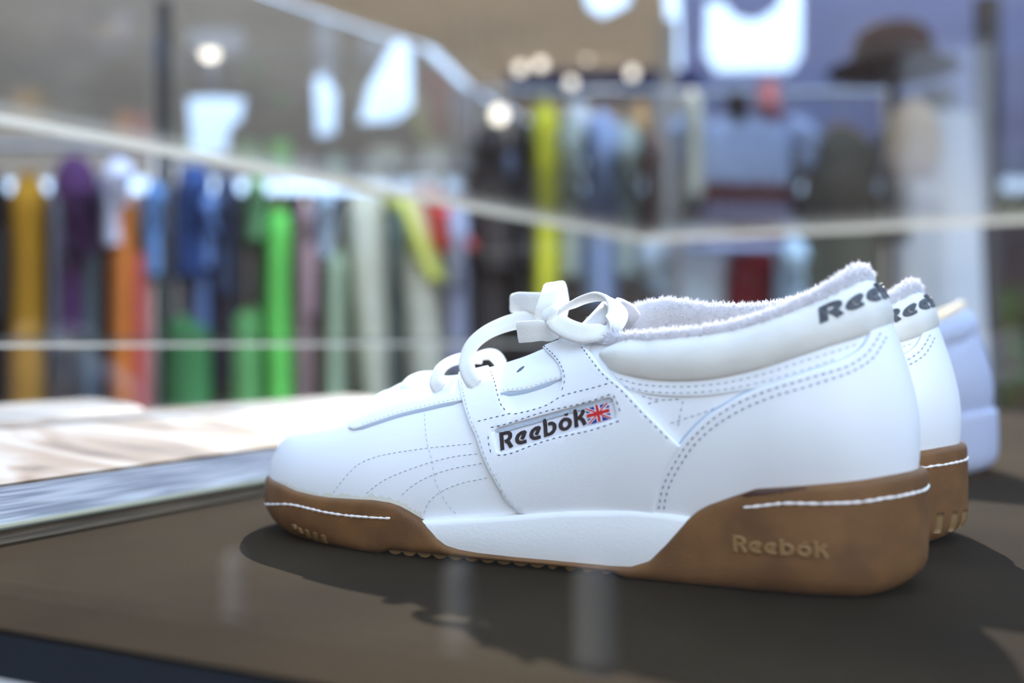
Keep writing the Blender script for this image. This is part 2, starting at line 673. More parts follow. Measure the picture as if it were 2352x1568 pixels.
def sole_wall(p, z, lift=0.0):
    """point on the rubber wall: p = distance along the outline, height z"""
    p = np.mod(np.atleast_1d(p), OLEN)
    ix = [np.interp(p, _ol, np.r_[OUT[:, k], OUT[:1, k]]) for k in (0, 1)]
    nx = [np.interp(p, _ol, np.r_[OUTN[:, k], OUTN[:1, k]]) for k in (0, 1)]
    z = np.broadcast_to(z, p.shape)
    o = gum_off(z, sole_bottom(ix[0]), gum_top(ix[0]), ix[0]) + lift
    return np.stack([ix[0] + nx[0] * o, ix[1] + nx[1] * o, z], 1)


_near = np.arange(0, int(np.argmax(OUT[:, 0])) + 1)
_nearp = _ol[_near]


def wall_px(pts, lift=0.0):
    """traced image points -> (p, z) on the near rubber wall"""
    pp = np.linspace(_nearp[2], _nearp[-3], 700)
    zz = np.linspace(.001, .043, 90)
    P, Z = [a.ravel() for a in np.meshgrid(pp, zz, indexing='ij')]
    ok = (Z < gum_top(np.interp(P, _ol[:-1], OUT[:, 0])) - .0002) & (Z > sole_bottom(np.interp(P, _ol[:-1], OUT[:, 0])) + .0002)
    P, Z = P[ok], Z[ok]
    I, _ = to_px(sole_wall(P, Z))
    out = []
    for u, v in pts:
        d2 = (I[:, 0] - u) ** 2 + (I[:, 1] - v) ** 2
        k = np.argpartition(d2, 5)[:5]
        w = 1 / (d2[k] + .3)
        out.append(((P[k] * w).sum() / w.sum(), (Z[k] * w).sum() / w.sum()))
    return np.array(out)


def make_shoe_materials():
    M = {}
    M['leather'] = mat('white_leather', (.83, .86, .90), .40, .45, .13, 2300, 'VORONOI')
    M['leather2'] = mat('white_smooth_leather', (.83, .86, .90), .36, .45, .10, 700, 'NOISE')
    M['cut'] = mat('raw_leather_edge', (.44, .53, .65), .8)
    M['silver'] = mat('silver_grey_border', (.46, .54, .64), .35, .6, .6, 1500)
    M['collar'] = mat('aged_collar_vinyl', (.76, .755, .71), .42, .4, .18, 500, 'NOISE', vary=.09, vscale=60)
    M['stitch_shade'] = mat('stitch_hole_shade', (.11, .15, .22), .8)  # shade of stitch grooves and needle holes put into the dash colour
    M['stitch_shade_pale'] = mat('pale_stitch_hole_shade', (.40, .45, .53), .8)  # lighter tone of the same painted stitch shade
    M['gum'] = mat('gum_rubber', lin((120, 84, 49)), .55, .2, .3, 1400, 'NOISE', vscale=55, col2=lin((100, 69, 42)))
    M['lug'] = mat('pale_gum_rubber', lin((128, 100, 62)), .5, .35, .2, 900)
    M['letter_gum'] = mat('gum_letter', lin((136, 102, 62)), .5, .35, .2, 900)
    M['midsole'] = mat('white_foam_midsole', (.80, .815, .82), .5, .4, .18, 700)
    M['groove'] = mat('white_sole_thread', (.86, .80, .76), .7, .3, .3, 1200)
    M['terry'] = mat('grey_terry_lining', (.74, .73, .77), .95, .1, .4, 800, sheen=.2, trans=.35)
    M['lace'] = mat('white_woven_lace', (.86, .86, .84), .85, .2, .22, 700, 'WAVE')
    M['patch'] = mat('woven_label_ground', (.74, .76, .84), .7, .3, .3, 1500)
    M['ink'] = mat('brown_embroidery', lin((66, 52, 54)), .75, .3, .8, 900, 'WAVE')
    M['print'] = mat('worn_black_print', lin((52, 58, 66)), .55, .4, 0, 100, vscale=700, col2=lin((78, 84, 92)))
    M['flag_blue'] = mat('flag_blue_thread', lin((36, 60, 150)), .7, .3, .4, 1500)
    M['flag_red'] = mat('flag_red_thread', lin((205, 38, 45)), .7, .3, .4, 1500)
    M['flag_white'] = mat('flag_white_thread', (.80, .80, .84), .7, .3, .4, 1500)
    M['hole'] = mat('eyelet_dark', (.10, .14, .20), .9)
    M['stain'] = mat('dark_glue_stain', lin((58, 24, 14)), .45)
    M['glue'] = mat('yellowed_glue', (.74, .76, .70), .5)
    M['inner'] = mat('yellowed_lining', lin((205, 185, 130)), .9)
    return M


SM = make_shoe_materials()


def ribbon(name, pts, wdir, width, parent, material, thick=.0023, n=None, closed=False):
    """flat woven lace along points, wdir = direction(s) across the lace"""
    P = smooth_path(np.array(pts), n=n or max(16, len(pts) * 7), closed=closed)
    W = np.array(wdir, float)
    if W.ndim == 1:
        W = np.repeat(W[None], len(pts), 0)
    c0 = np.r_[0, np.cumsum(np.linalg.norm(np.diff(np.array(pts), axis=0), axis=1))]
    x = np.linspace(0, c0[-1], len(P))
    W = np.stack([np.interp(x, c0, W[:, k]) for k in range(3)], 1)
    wd = np.interp(x, c0, width) if not np.isscalar(width) else np.full(len(P), width)
    T = np.gradient(P, axis=0)
    T /= np.linalg.norm(T, axis=1)[:, None] + 1e-12
    W -= T * np.einsum('ij,ij->i', W, T)[:, None]
    W /= np.linalg.norm(W, axis=1)[:, None] + 1e-12
    N = np.cross(T, W)
    sec = [(-.5, -.18), (-.40, -.42), (-.2, -.5), (0, -.44), (.2, -.5), (.40, -.42), (.5, -.18), (.5, .18), (.40, .42), (.2, .5), (0, .44), (-.2, .5), (-.40, .42), (-.5, .18)]
    vs = np.stack([P + W * (a * wd)[:, None] + N * b * thick for a, b in sec], 1).reshape(-1, 3)
    k, m = len(sec), len(P)
    fs = []
    for i in range(m - 1):
        for j in range(k):
            fs.append((i * k + j, i * k + (j + 1) % k, (i + 1) * k + (j + 1) % k, (i + 1) * k + j))
    fs.append(tuple(reversed(range(k))))
    fs.append(tuple(range((m - 1) * k, m * k)))
    return mesh_obj(name, vs, fs, material, parent, True, 60)


def make_shoe():
    root = empty('sneaker', (SO[0], SO[1], 0), -PHI)
    # --- base upper
    nq, nw = 200, 30
    q = np.linspace(0, 1, nq, endpoint=False)
    w = np.linspace(0, 1, nw)
    Q, Wg = [a.ravel() for a in np.meshgrid(q, w, indexing='ij')]
    P = upper(Q, Wg)
    fs = []
    for i in range(nq):
        for j in range(nw - 1):
            a, b = i * nw + j, ((i + 1) % nq) * nw + j
            fs.append((a, b, b + 1, a + 1))
    up = mesh_obj('upper', P, fs, SM['leather2'], root)
    up.data.materials.append(SM['inner'])
    sd = up.modifiers.new('thickness', 'SOLIDIFY')
    sd.material_offset = 1
    sd.thickness = .0016
    sd.offset = -1

    # --- panels traced on the near side, mirrored to the far side
    eye_low = [(800, 983), (812, 986), (828, 981), (873, 966), (924, 950), (976, 938), (1028, 926), (1062, 920), (1153, 902), (1219, 893), (1284, 872)]
    el = inv(eye_low)
    tip = inv([(801, 974), (807, 966), (817, 956), (830, 946)])
    end_q = inv([(1340, 850)])[0]
    top_q0 = inv([(850, 930)])[0][0]
    eye = list(smooth_path(el, n=26)) + [tuple(end_q)] + [(end_q[0], .995)] + \
        [(x, .995) for x in np.linspace(end_q[0], top_q0, 14)[1:]] + [tuple(t) for t in tip[::-1]]
    shell('eyestay', eye, .0011, SM['leather2'], root, mirror=True)

    front = [(1054, 872), (1061, 911), (1071, 948), (1083, 980), (1093, 1000), (1106, 1039), (1124, 1080), (1144, 1115), (1165, 1151), (1188, 1171), (1211, 1183)]
    base = [(1230, 1200), (1350, 1195), (1500, 1195)]
    rear = [(1506, 1176), (1509, 1151), (1514, 1120), (1527, 1087), (1545, 1054), (1566, 1024), (1550, 1011), (1514, 974), (1478, 938), (1443, 898), (1412, 872), (1384, 846), (1360, 812), (1338, 790)]
    topb = [(1300, 781), (1243, 783)]
    win = [(1248, 799), (1260, 814), (1274, 826), (1287, 843), (1294, 862), (1295, 879), (1289, 896), (1279, 911), (1265, 922), (1243, 933), (1207, 945), (1182, 950), (1170, 945), (1158, 930), (1151, 911), (1144, 884), (1134, 860), (1124, 843), (1105, 833), (1075, 838), (1056, 858)]
    sad = invd(front + base + rear + topb + win, closed=True)
    hole = [(1138, 991), (1150, 984), (1403, 914), (1408, 917), (1414, 932), (1418, 950), (1417, 960), (1411, 964), (1152, 1040), (1145, 1037), (1140, 1015)]
    hq = invd(hole, closed=True)
    shell('saddle', sad, .0016, SM['leather'], root, holes=[hq], base=.0007, bev=.0006)
    shell('saddle', sad, .0016, SM['leather'], root, base=.0007, bev=.0006, sides=(True,))

    def raw_edge(qw, width, off, sign, name='raw_edge', m=None, mirror=True):
        c = smooth_path(np.asarray(qw) * [SQ, SW], step=.0012)
        t = np.gradient(c, axis=0)
        t /= np.linalg.norm(t, axis=1)[:, None] + 1e-12
        nn_ = np.stack([-t[:, 1], t[:, 0]], 1) * sign
        tp = np.clip(np.minimum(np.arange(len(c)), np.arange(len(c))[::-1]) / 4, .15, 1)[:, None]
        rws = [c - nn_ * .0004, c + nn_ * width * .45 * tp, c + nn_ * width * tp]
        for far in ((False, True) if mirror else (False,)):
            P3 = [upper(1 - r_[:, 0] / SQ if far else r_[:, 0] / SQ, np.clip(r_[:, 1] / SW, 0, 1), o_) for r_, o_ in zip(rws, (off, off * .8, -.0002))]
            n0 = len(c)
            mesh_obj(name, np.concatenate(P3), [(i + k * n0, i + 1 + k * n0, i + 1 + (k + 1) * n0, i + (k + 1) * n0) for i in range(n0 - 1) for k in (0, 1)], m or SM['cut'], root)
    raw_edge(inv(eye_low[1:8]), .0014, .0007, -1)
    raw_edge(inv([(1150, 903), (1182, 901), (1219, 893), (1255, 881), (1287, 871)]), .0014, .0007, -1)

    # label in the window
    lab = invd([(1130, 986), (1409, 907), (1424, 962), (1136, 1048)], closed=True)
    plate = shell('label_patch', lab, .0006, SM['patch'], root, base=.0005, grid=.003, sink=.0003)[0]
    plate['label'] = 'woven label with brown lettering and small flag'
    o0 = np.array([1151.0, 1035.5])
    ex = np.array([1346 - 1146.0, 970 - 1032.0]) / word_strokes('Reebok')[1] * 1.005
    ey = np.array([-3.0, -40.0])

    def lab_fn(xy, lift):
        pt = o0 + xy[:, :1] * ex + xy[:, 1:] * ey
        qw = inv(pt)
        return upper(qw[:, 0], qw[:, 1], .0011 + lift)
    silver = invd([(1140, 992), (1152, 985), (1290, 947), (1402, 916), (1409, 921), (1403, 925), (1290, 957), (1153, 996)], closed=True)
    shell('label_border', silver, .0005, SM['silver'], plate, base=.0010, bev=.0004, step=.001, sink=.0002)
    word_mesh('Reebok', lab_fn, SM['ink'], plate, .0005, .185)
    # flag
    fc = np.array([[1347, 937.5], [1398, 923.5], [1405.5, 961], [1354.5, 975.5]], float)   # tl tr br bl

    def fl_fn(xy, lift):
        x, y = xy[:, :1], xy[:, 1:]
        pt = (1 - x) * (1 - y) * fc[3] + x * (1 - y) * fc[2] + x * y * fc[1] + (1 - x) * y * fc[0]
        qw = inv(pt)
        return upper(qw[:, 0], qw[:, 1], .0011 + lift)

    def flag_piece(name, polys, m, lift):
        for poly in polys:
            pl = resample(np.array(poly, float), .12)
            n = len(pl)
            vs = list(fl_fn(pl, lift)) + list(fl_fn(pl, lift - .0005))
            f2 = [tuple(range(n))] + [(i, n + i, n + (i + 1) % n, (i + 1) % n) for i in range(n)]
            mesh_obj(name, vs, f2, m, plate, False)

    def bar(a, b, w):
        a, b = np.array(a, float), np.array(b, float)
        d = (b - a) / np.linalg.norm(b - a)
        n = np.array([-d[1], d[0]]) * w / 2
        return [a + n, a - n, b - n, b + n]
    flag_piece('flag_ground', [[(0, 0), (1, 0), (1, 1), (0, 1)]], SM['flag_blue'], .0003)
    flag_piece('flag_white_bar', [bar((0, .06), (1, .94), .17), bar((0, .94), (1, .06), .17), [(.38, 0), (.62, 0), (.62, 1), (.38, 1)], [(0, .34), (1, .34), (1, .66), (0, .66)]], SM['flag_white'], .00042)
    flag_piece('flag_red_bar', [bar((.02, .05), (.40, .40), .07), bar((.98, .95), (.60, .60), .07), bar((.02, .95), (.40, .60), .07), bar((.98, .05), (.6, .4), .07), [(.44, 0), (.56, 0), (.56, 1), (.44, 1)], [(0, .40), (1, .40), (1, .60), (0, .60)]], SM['flag_red'], .00054)

    # collar facing strip under the padded collar
    c_low = [(1376, 816), (1390, 834), (1416, 855), (1455, 866), (1512, 874), (1570, 876), (1627, 872), (1684, 862), (1761, 843), (1837, 818), (1914, 793), (1971, 776), (2005, 764)]
    s_low = [(1397, 847), (1428, 879), (1455, 898), (1512, 908), (1570, 911), (1627, 908), (1684, 900), (1740, 890), (1799, 872), (1876, 847), (1937, 826), (1971, 805), (1995, 778)]
    cl, sl = inv(c_low), inv(s_low)
    strip = np.concatenate([smooth_path(cl + [0, .03], n=40), smooth_path(sl, n=40)[::-1]])
    shell('collar_strip', strip, .0007, SM['leather2'], root, mirror=True, bev=.0005)

    # heel counter: near edge traced, closed around the heel
    hc = [(1502, 1185), (1503, 1151), (1509, 1120), (1522, 1087), (1540, 1054), (1563, 1021), (1586, 993), (1611, 967), (1640, 945), (1665, 931), (1703, 908), (1746, 889), (1799, 872), (1876, 847), (1937, 826), (1971, 805), (1990, 780), (2002, 749), (2014, 734)]
    hq2 = inv(hc)
    edge = smooth_path(hq2, n=70)
    topw = edge[-1][1] + .012
    full = np.concatenate([edge, [(.487, topw), (.5, topw + .004), (.513, topw)], np.stack([1 - edge[::-1, 0], edge[::-1, 1]], 1)])
    low = [(x, .01) for x in np.linspace(full[-1][0], full[0][0], 60)]
    full = np.concatenate([full, low])
    shell('heel_counter', full, .0012, SM['leather'], root, base=.0006, bev=.0009)

    raw_edge(hq2[1:12], .0012, .0012, 1)
    raw_edge(hq2[11:18], .0010, .0012, 1)

    # padded collar band around the ankle opening
    ce = smooth_path(cl, n=60)
    hw = inv([(2010, 755)])[0][1]
    st_ = inv([(1381, 806), (1392, 799), (1405, 793), (1420, 786), (1436, 781), (1455, 777)])
    st_f = [(1 - a_, b_) for a_, b_ in st_]
    topb_q = [tuple(t) for t in st_] + [(x, .985) for x in np.linspace(st_[-1][0] + .008, 1 - st_[-1][0] - .008, 90)] + st_f[::-1]
    lowfar = np.stack([1 - ce[::-1, 0], ce[::-1, 1]], 1)
    ce = ce[ce[:, 0] < .475]
    lowfar = lowfar[lowfar[:, 0] > .525]
    band = np.concatenate([ce, [(.5, hw)], lowfar, topb_q[::-1]])
    shell('collar', band, .0012, SM['collar'], root, base=.0002, puff=.0026, puff_w=.0085, bev=.0012)

    # lettering printed around the heel of the collar
    a0 = inv([(1881, 751)])[0]
    a1 = inv([(1868, 719)])[0]
    xq = (inv([(1984, 715)])[0][0] - a0[0]) / 1.48
    dw = (a1[1] - a0[1]) * 1.02

    def heel_fn(xy, lift):
        wq = a0[0] + xy[:, 0] * xq
        ww = a0[1] + .0 + xy[:, 1] * dw + (wq - a0[0]) * .35
        return upper(wq, np.clip(ww, 0, 1), .0041 + lift)
    word_mesh('Reebok', heel_fn, SM['print'], root, .00025, .24, .0012)

    # rolled terry rim and lining
    qa = ce[0][0] + .002
    qs = np.linspace(qa - .035, 1 - qa + .035, 150)
    prof = [(.0016, -.0012), (.0014, .0018), (-.0002, .0034), (-.0030, .0036), (-.0058, .0018), (-.0072, -.0025), (-.0075, -.009), (-.0070, -.018), (-.0062, -.030), (-.0058, -.045)]
    E = upper(qs, np.full_like(qs, .99))
    T = np.gradient(E, axis=0)
    T[:, 2] = 0
    T /= np.linalg.norm(T, axis=1)[:, None]
    N = np.stack([T[:, 1], -T[:, 0], np.zeros(len(T))], 1)      # outward in plan
    if N[75][0] < 0:
        N = -N
    sc_h = np.interp(qs, [qs[0], .40, .5, .60, qs[-1]], [.8, 1.0, 1.5, 1.0, .8])
    V = np.stack([E + N * a + np.array([0, 0, 1.0]) * (b * (sc_h[:, None] if b > 0 else 1)) for a, b in prof], 1)
    k = len(prof)
    V[..., 0] = np.minimum(V[..., 0], .284)
    fs = [(i * k + j, i * k + j + 1, (i + 1) * k + j + 1, (i + 1) * k + j) for i in range(len(qs) - 1) for j in range(k - 1)]
    lining = mesh_obj('lining', V.reshape(-1, 3), fs, SM['terry'], root)
    # terry loops
    nf = 16000
    qi = nrng.uniform(0, len(qs) - 1.001, nf)
    ji = nrng.uniform(0.15, 6.6, nf)
    i0, j0 = qi.astype(int), ji.astype(int)
    fi, fj = (qi - i0)[:, None], (ji - j0)[:, None]
    B = (V[i0, j0] * (1 - fi) * (1 - fj) + V[i0 + 1, j0] * fi * (1 - fj) + V[i0, j0 + 1] * (1 - fi) * fj + V[i0 + 1, j0 + 1] * fi * fj)
    nr = np.cross(V[i0 + 1, j0] - V[i0, j0], V[i0, j0 + 1] - V[i0, j0])
    nr /= np.linalg.norm(nr, axis=1)[:, None]
    ctr = np.array([.23, 0, .07])
    flip = np.einsum('ij,ij->i', nr[(j0 > 4)], (ctr - B[(j0 > 4)])) .mean() < 0
    if flip:
        nr = -nr
    d = nr + nrng.normal(0, .55, (nf, 3))
    d /= np.linalg.norm(d, axis=1)[:, None]
    ln = nrng.uniform(.0007, .0022, nf)[:, None]
    sidev = np.cross(d, nrng.normal(0, 1, (nf, 3)))
    sidev /= np.linalg.norm(sidev, axis=1)[:, None]
    sidev *= .00016
    B = B - nr * .0002
    bend = nrng.normal(0, .0005, (nf, 3))
    fv = np.stack([B - sidev, B + sidev, B + d * ln * .6 + bend * .4 + sidev * .9, B + d * ln + bend], 1).reshape(-1, 3)
    ff = []
    for i in range(nf):
        o = i * 4
        ff += [(o, o + 1, o + 2), (o, o + 2, o + 3)]
    fz = mesh_obj('terry_pile', fv, ff, SM['terry'], lining, False)
    fz['kind'] = 'stuff'

    # insole
    ring = np.array([(s, t) for s, t in OUT[::6]]) * [.94, .80] + [.009, 0]
    mb = MB()
    mb.prism([(s, t) for s, t in ring], .030, .033)
    mb.build('insole', SM['terry'], root)

    # tongue
    ts = np.linspace(0, 1, 24)
    cxs = np.array([(62, 57), (85, 62), (110, 67), (135, 73), (152, 82), (166, 93), (175, 102)]) * 1e-3
    cc = smooth_path(cxs, n=24)
    wdt = np.interp(ts, [0, .3, .7, .92, 1], [.007, .011, .012, .011, .008])
    vs = []
    for (s, z), wv in zip(cc, wdt):
        for a in np.linspace(-1, 1, 11):
            vs.append((s + .004 * a * a, a * wv, z - .004 * a * a - (.002 if abs(a) > .95 else 0)))
    fs = [(i * 11 + j, i * 11 + j + 1, (i + 1) * 11 + j + 1, (i + 1) * 11 + j) for i in range(23) for j in range(10)]
    tg = mesh_obj('tongue', vs, fs, SM['leather2'], root)
    md = tg.modifiers.new('thickness', 'SOLIDIFY')
    md.thickness = .004
    md.offset = -1
    vs2 = [(v[0] + .0045, v[1] * .96, v[2] + .0012) for v in vs[11 * 15:]]
    n2 = len(vs2) // 11
    fs2 = [(i * 11 + j, i * 11 + j + 1, (i + 1) * 11 + j + 1, (i + 1) * 11 + j) for i in range(n2 - 1) for j in range(10)]
    tl = mesh_obj('tongue_lining', vs2, fs2, SM['terry'], tg)
    md = tl.modifiers.new('thickness', 'SOLIDIFY')
    md.thickness = .003

    # stitching rows
    seam = []

    def row(pts):
        seam.append(inv(pts))
    toe1 = [[(762, 1135), (787, 1100), (821, 1066), (855, 1050), (907, 1038), (979, 1028), (1028, 1023), (1093, 1016)],
            [(838, 1135), (873, 1107), (924, 1083), (986, 1061), (1045, 1047), (1100, 1040)],
            [(919, 1140), (945, 1116), (993, 1090), (1045, 1074), (1107, 1063)],
            [(971, 1183), (983, 1155), (1014, 1128), (1045, 1114), (1124, 1095)],
            [(974, 945), (976, 987), (981, 1021), (990, 1055), (1000, 1107), (1017, 1142), (1035, 1169), (1057, 1188)]]
    seams([inv(p) for p in toe1], root, SM['stitch_shade_pale'], .0001, pitch=.0025, dash=.0019, width=.0004)
    row([(x + 9, y) for x, y in front[:-1]])
    seams([inv([(x + 8, y - 1) for x, y in front])], root, SM['stitch_shade_pale'], .0023, pitch=.0024)
    a_rows = [[(1098, 972), (1140, 961), (1182, 951)],
              [(1182, 955), (1225, 945), (1262, 932), (1290, 916), (1340, 900), (1400, 883), (1411, 880)],
              [(1128, 985), (1200, 966), (1300, 938), (1411, 905)], [(1411, 905), (1421, 925), (1428, 945), (1430, 963)],
              [(1430, 965), (1330, 996), (1230, 1022), (1150, 1046), (1133, 1044)], [(1133, 1044), (1127, 1020), (1126, 988)],
              [(1340, 800), (1352, 815), (1372, 841), (1395, 868), (1430, 897), (1468, 938), (1505, 975), (1548, 1016)],
              [(1131, 858), (1141, 885), (1148, 912), (1156, 934), (1170, 950)],
              [(1252, 797), (1266, 811), (1281, 826), (1294, 845), (1301, 864), (1302, 880), (1296, 898), (1288, 912)]]
    seams([inv(p) for p in a_rows], root, SM['stitch_shade'], .0023, pitch=.0027, dash=.0019, width=.00065)
    eh = hq2[1:]
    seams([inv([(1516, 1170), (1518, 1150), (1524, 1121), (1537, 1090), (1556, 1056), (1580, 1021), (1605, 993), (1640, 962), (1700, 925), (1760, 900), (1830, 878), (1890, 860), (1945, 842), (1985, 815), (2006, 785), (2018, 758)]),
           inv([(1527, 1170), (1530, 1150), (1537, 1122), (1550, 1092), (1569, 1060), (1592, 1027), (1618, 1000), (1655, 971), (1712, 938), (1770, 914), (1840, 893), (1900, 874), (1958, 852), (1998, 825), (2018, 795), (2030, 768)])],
          root, SM['stitch_shade'], .0022)
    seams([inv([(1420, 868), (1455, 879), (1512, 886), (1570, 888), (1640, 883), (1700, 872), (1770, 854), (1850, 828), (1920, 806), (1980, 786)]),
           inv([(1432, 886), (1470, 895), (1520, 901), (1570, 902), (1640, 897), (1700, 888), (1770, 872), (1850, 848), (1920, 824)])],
          root, SM['stitch_shade_pale'], .0008, pitch=.0027)
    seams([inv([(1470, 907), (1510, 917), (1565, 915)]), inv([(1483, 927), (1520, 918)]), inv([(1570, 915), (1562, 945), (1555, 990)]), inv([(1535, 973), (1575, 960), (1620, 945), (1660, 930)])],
          root, SM['stitch_shade_pale'], .0002, pitch=.0026)
    ey2 = [(x + 2, y - 5) for x, y in eye_low[2:]]
    seams([inv(ey2)], root, SM['stitch_shade_pale'], .0011, pitch=.0022, dash=.0009)

    # eyelet
    hp = inv([(1197, 850)])[0]
    a = np.linspace(0, 2 * math.pi, 16, endpoint=False)
    ring = np.stack([hp[0] + (.0014 * np.cos(a) + .0007 * np.sin(a)) / SQ, hp[1] + .0015 * np.sin(a) / SW], 1)
    shell('eyelet', ring, .0001, SM['hole'], root, base=.0011, bev=.0003, step=.0006, grid=.001, mirror=True)

    # --- rubber sole
    n = len(OUT)
    s = OUT[:, 0]
    zb, zt = sole_bottom(s), gum_top(s)
    lev = [0, .02, .07, .15, .28, .45, .62, .78, .88, .94, .98, 1.0]
    rows = []
    p = _ol[:-1]
    rows.append(np.stack([OUT[:, 0] - OUTN[:, 0] * .014, OUT[:, 1] - OUTN[:, 1] * .014, zb], 1))
    for l in lev:
        rows.append(sole_wall(p, zb + (zt - zb) * l))
    lip = np.stack([OUT[:, 0] - OUTN[:, 0] * .0065, OUT[:, 1] - OUTN[:, 1] * .0065, zt - .0004], 1)
    rows.append(lip)
    m = len(rows)
    V = np.stack(rows, 1).reshape(-1, 3)
    fs = []
    for i in range(n):
        i2 = (i + 1) % n
        for j in range(m - 1):
            fs.append((i * m + j, i2 * m + j, i2 * m + j + 1, i * m + j + 1))
    fs.append(tuple(i * m for i in range(n - 1, -1, -1)))
    sole = mesh_obj('outsole', V, fs, SM['gum'], root, True, 50)

    # white midsole between the two rubber cups
    sel = np.where((OUT[:, 0] > .100) & (OUT[:, 0] < .232))[0]
    nr_ = [i for i in sel if OUT[i, 1] < 0]
    fr_ = [i for i in sel if OUT[i, 1] > 0]
    for grp in (nr_, fr_):
        V, fs = [], []
        for i in grp:
            zt_ = float(np.interp(OUT[i, 0], MID_TOP[:, 0], MID_TOP[:, 1]))
            for zf, of in ((.0034, -.0018), (.006, -.0012), (zt_ * .55, -.0009), (zt_ - .0022, -.0012), (zt_ - .0008, -.0017), (zt_, -.0030), (zt_ + .0002, -.010), (.0034, -.010)):
                V.append((OUT[i, 0] + OUTN[i, 0] * of, OUT[i, 1] + OUTN[i, 1] * of, zf))
        for a_ in range(len(grp) - 1):
            for j in range(8):
                fs.append((a_ * 8 + j, (a_ + 1) * 8 + j, (a_ + 1) * 8 + (j + 1) % 8, a_ * 8 + (j + 1) % 8))
        fs.append(tuple(j for j in range(8)))
        fs.append(tuple((len(grp) - 1) * 8 + j for j in range(8)))
        mesh_obj('midsole', V, fs, SM['midsole'], root, True, 45)

    # white thread lying in the groove of each rubber cup: traced on the near wall, mirrored by arc length
    def thread_bead(pz, name):
        c = smooth_path(pz, step=.0010)
        for far in (False, True):
            pp = OLEN - c[:, 0] if far else c[:, 0]
            g = 1 + .35 * np.sin(np.arange(len(c)) * 1.7) + nrng.normal(0, .12, len(c))
            g = np.where(np.mod(np.arange(len(c)), 13) < 1, .4, g) * .00052
            jig = np.cumsum(nrng.normal(0, .00003, len(c)))
            jig -= np.linspace(0, jig[-1], len(c))
            rws = []
            for dz, lf in ((-1.0, -.0004), (-.8, .0003), (0, .00045), (.8, .0003), (1.0, -.0004)):
                rws.append(sole_wall(pp, c[:, 1] + jig + dz * g, lf))
            A = np.stack(rws, 1)
            fs = [(i * 5 + j, i * 5 + j + 1, (i + 1) * 5 + j + 1, (i + 1) * 5 + j) for i in range(len(c) - 1) for j in range(4)]
            mesh_obj(name, A.reshape(-1, 3), fs, SM['groove'], sole)
    thread_bead(wall_px([(645, 1143), (655, 1148), (683, 1160), (725, 1171), (769, 1179), (821, 1185), (860, 1188), (897, 1190)]), 'sole_thread')
    hz = wall_px([(1707, 1165), (1739, 1163), (1790, 1157), (1875, 1156), (1977, 1151), (2028, 1144), (2079, 1136)])
    hz = np.concatenate([hz, [(OLEN / 2 * 1.0, hz[-1][1] + .0009)]])
    thread_bead(hz, 'sole_thread')

    # raised name on the heel of the sole
    cor = wall_px([(1684, 1265), (1905, 1281), (1681, 1229)])
    nx_ = word_strokes('Reebok')[1]
    vx = (cor[1] - cor[0]) / nx_
    vy = (cor[2] - cor[0]) * [1, 1.0]

    def sole_fn(xy, lift):
        pz = cor[0] + xy[:, :1] * vx + xy[:, 1:] * vy
        return sole_wall(pz[:, 0], pz[:, 1], lift)
    word_mesh('Reebok', sole_fn, SM['letter_gum'], sole, .00075, .23, .0004)

    # dark glue stain along the top of the heel cup
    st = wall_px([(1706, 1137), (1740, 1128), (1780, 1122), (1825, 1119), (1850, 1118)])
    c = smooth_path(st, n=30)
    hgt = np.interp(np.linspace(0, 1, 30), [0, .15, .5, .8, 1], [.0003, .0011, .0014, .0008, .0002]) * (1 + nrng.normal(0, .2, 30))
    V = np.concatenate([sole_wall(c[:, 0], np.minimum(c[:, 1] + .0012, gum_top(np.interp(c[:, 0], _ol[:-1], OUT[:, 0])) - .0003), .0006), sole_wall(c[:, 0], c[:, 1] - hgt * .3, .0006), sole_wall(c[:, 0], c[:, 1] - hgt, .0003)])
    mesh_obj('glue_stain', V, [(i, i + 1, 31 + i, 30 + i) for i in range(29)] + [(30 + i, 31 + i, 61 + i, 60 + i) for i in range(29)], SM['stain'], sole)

    # tread: ribs round the toe and scalloped lugs under the waist
    def lug(poly_pts, name='tread_lug'):
        return mesh_obj(name, *poly_pts, SM['lug'], sole, True, 40)
    for (u0, v0), (u1, v1) in [((676, 1204), (680, 1214)), ((688, 1211), (694, 1224)), ((706, 1216), (712, 1234)), ((724, 1222), (731, 1242)), ((743, 1228), (750, 1250))]:
        a_, b_ = wall_px([(u0, v0)])[0], wall_px([(u1, v1)])[0]
        pts = [np.array(a_) * (1 - t) + np.array(b_) * t for t in np.linspace(0, 1, 5)]
        V, fs = [], []
        for kk, (pp, zz) in enumerate(pts):
            wv = .0016 * (.7 if kk == 0 else 1)
            for dx, lf in ((-1, -.0004), (-.6, .0010), (.6, .0010), (1, -.0004)):
                V.append(sole_wall(np.array([pp + dx * wv]), zz, lf)[0])
        for kk in range(4):
            for j in range(3):
                fs.append((kk * 4 + j, kk * 4 + j + 1, kk * 4 + 5 + j, kk * 4 + 4 + j))
        fs += [(0, 1, 2, 3), (16, 19, 18, 17)]
        lug((V, fs))
    # scallop lug template
    V, fs = [], []
    for i, x in enumerate(np.linspace(-1, 1, 7)):
        dz = math.sqrt(max(0, 1 - (x * .93) ** 2))
        for y, zz in ((-.0055, .0026), (-.0055, .0021 * (1 - dz)), (.008, .0021 * (1 - dz)), (.008, .0026)):
            V.append((x * .0032, y, zz))
    for i in range(6):
        for j in range(4):
            fs.append((i * 4 + j, i * 4 + (j + 1) % 4, (i + 1) * 4 + (j + 1) % 4, (i + 1) * 4 + j))
    fs += [(3, 2, 1, 0), (24, 25, 26, 27)]
    proto = None
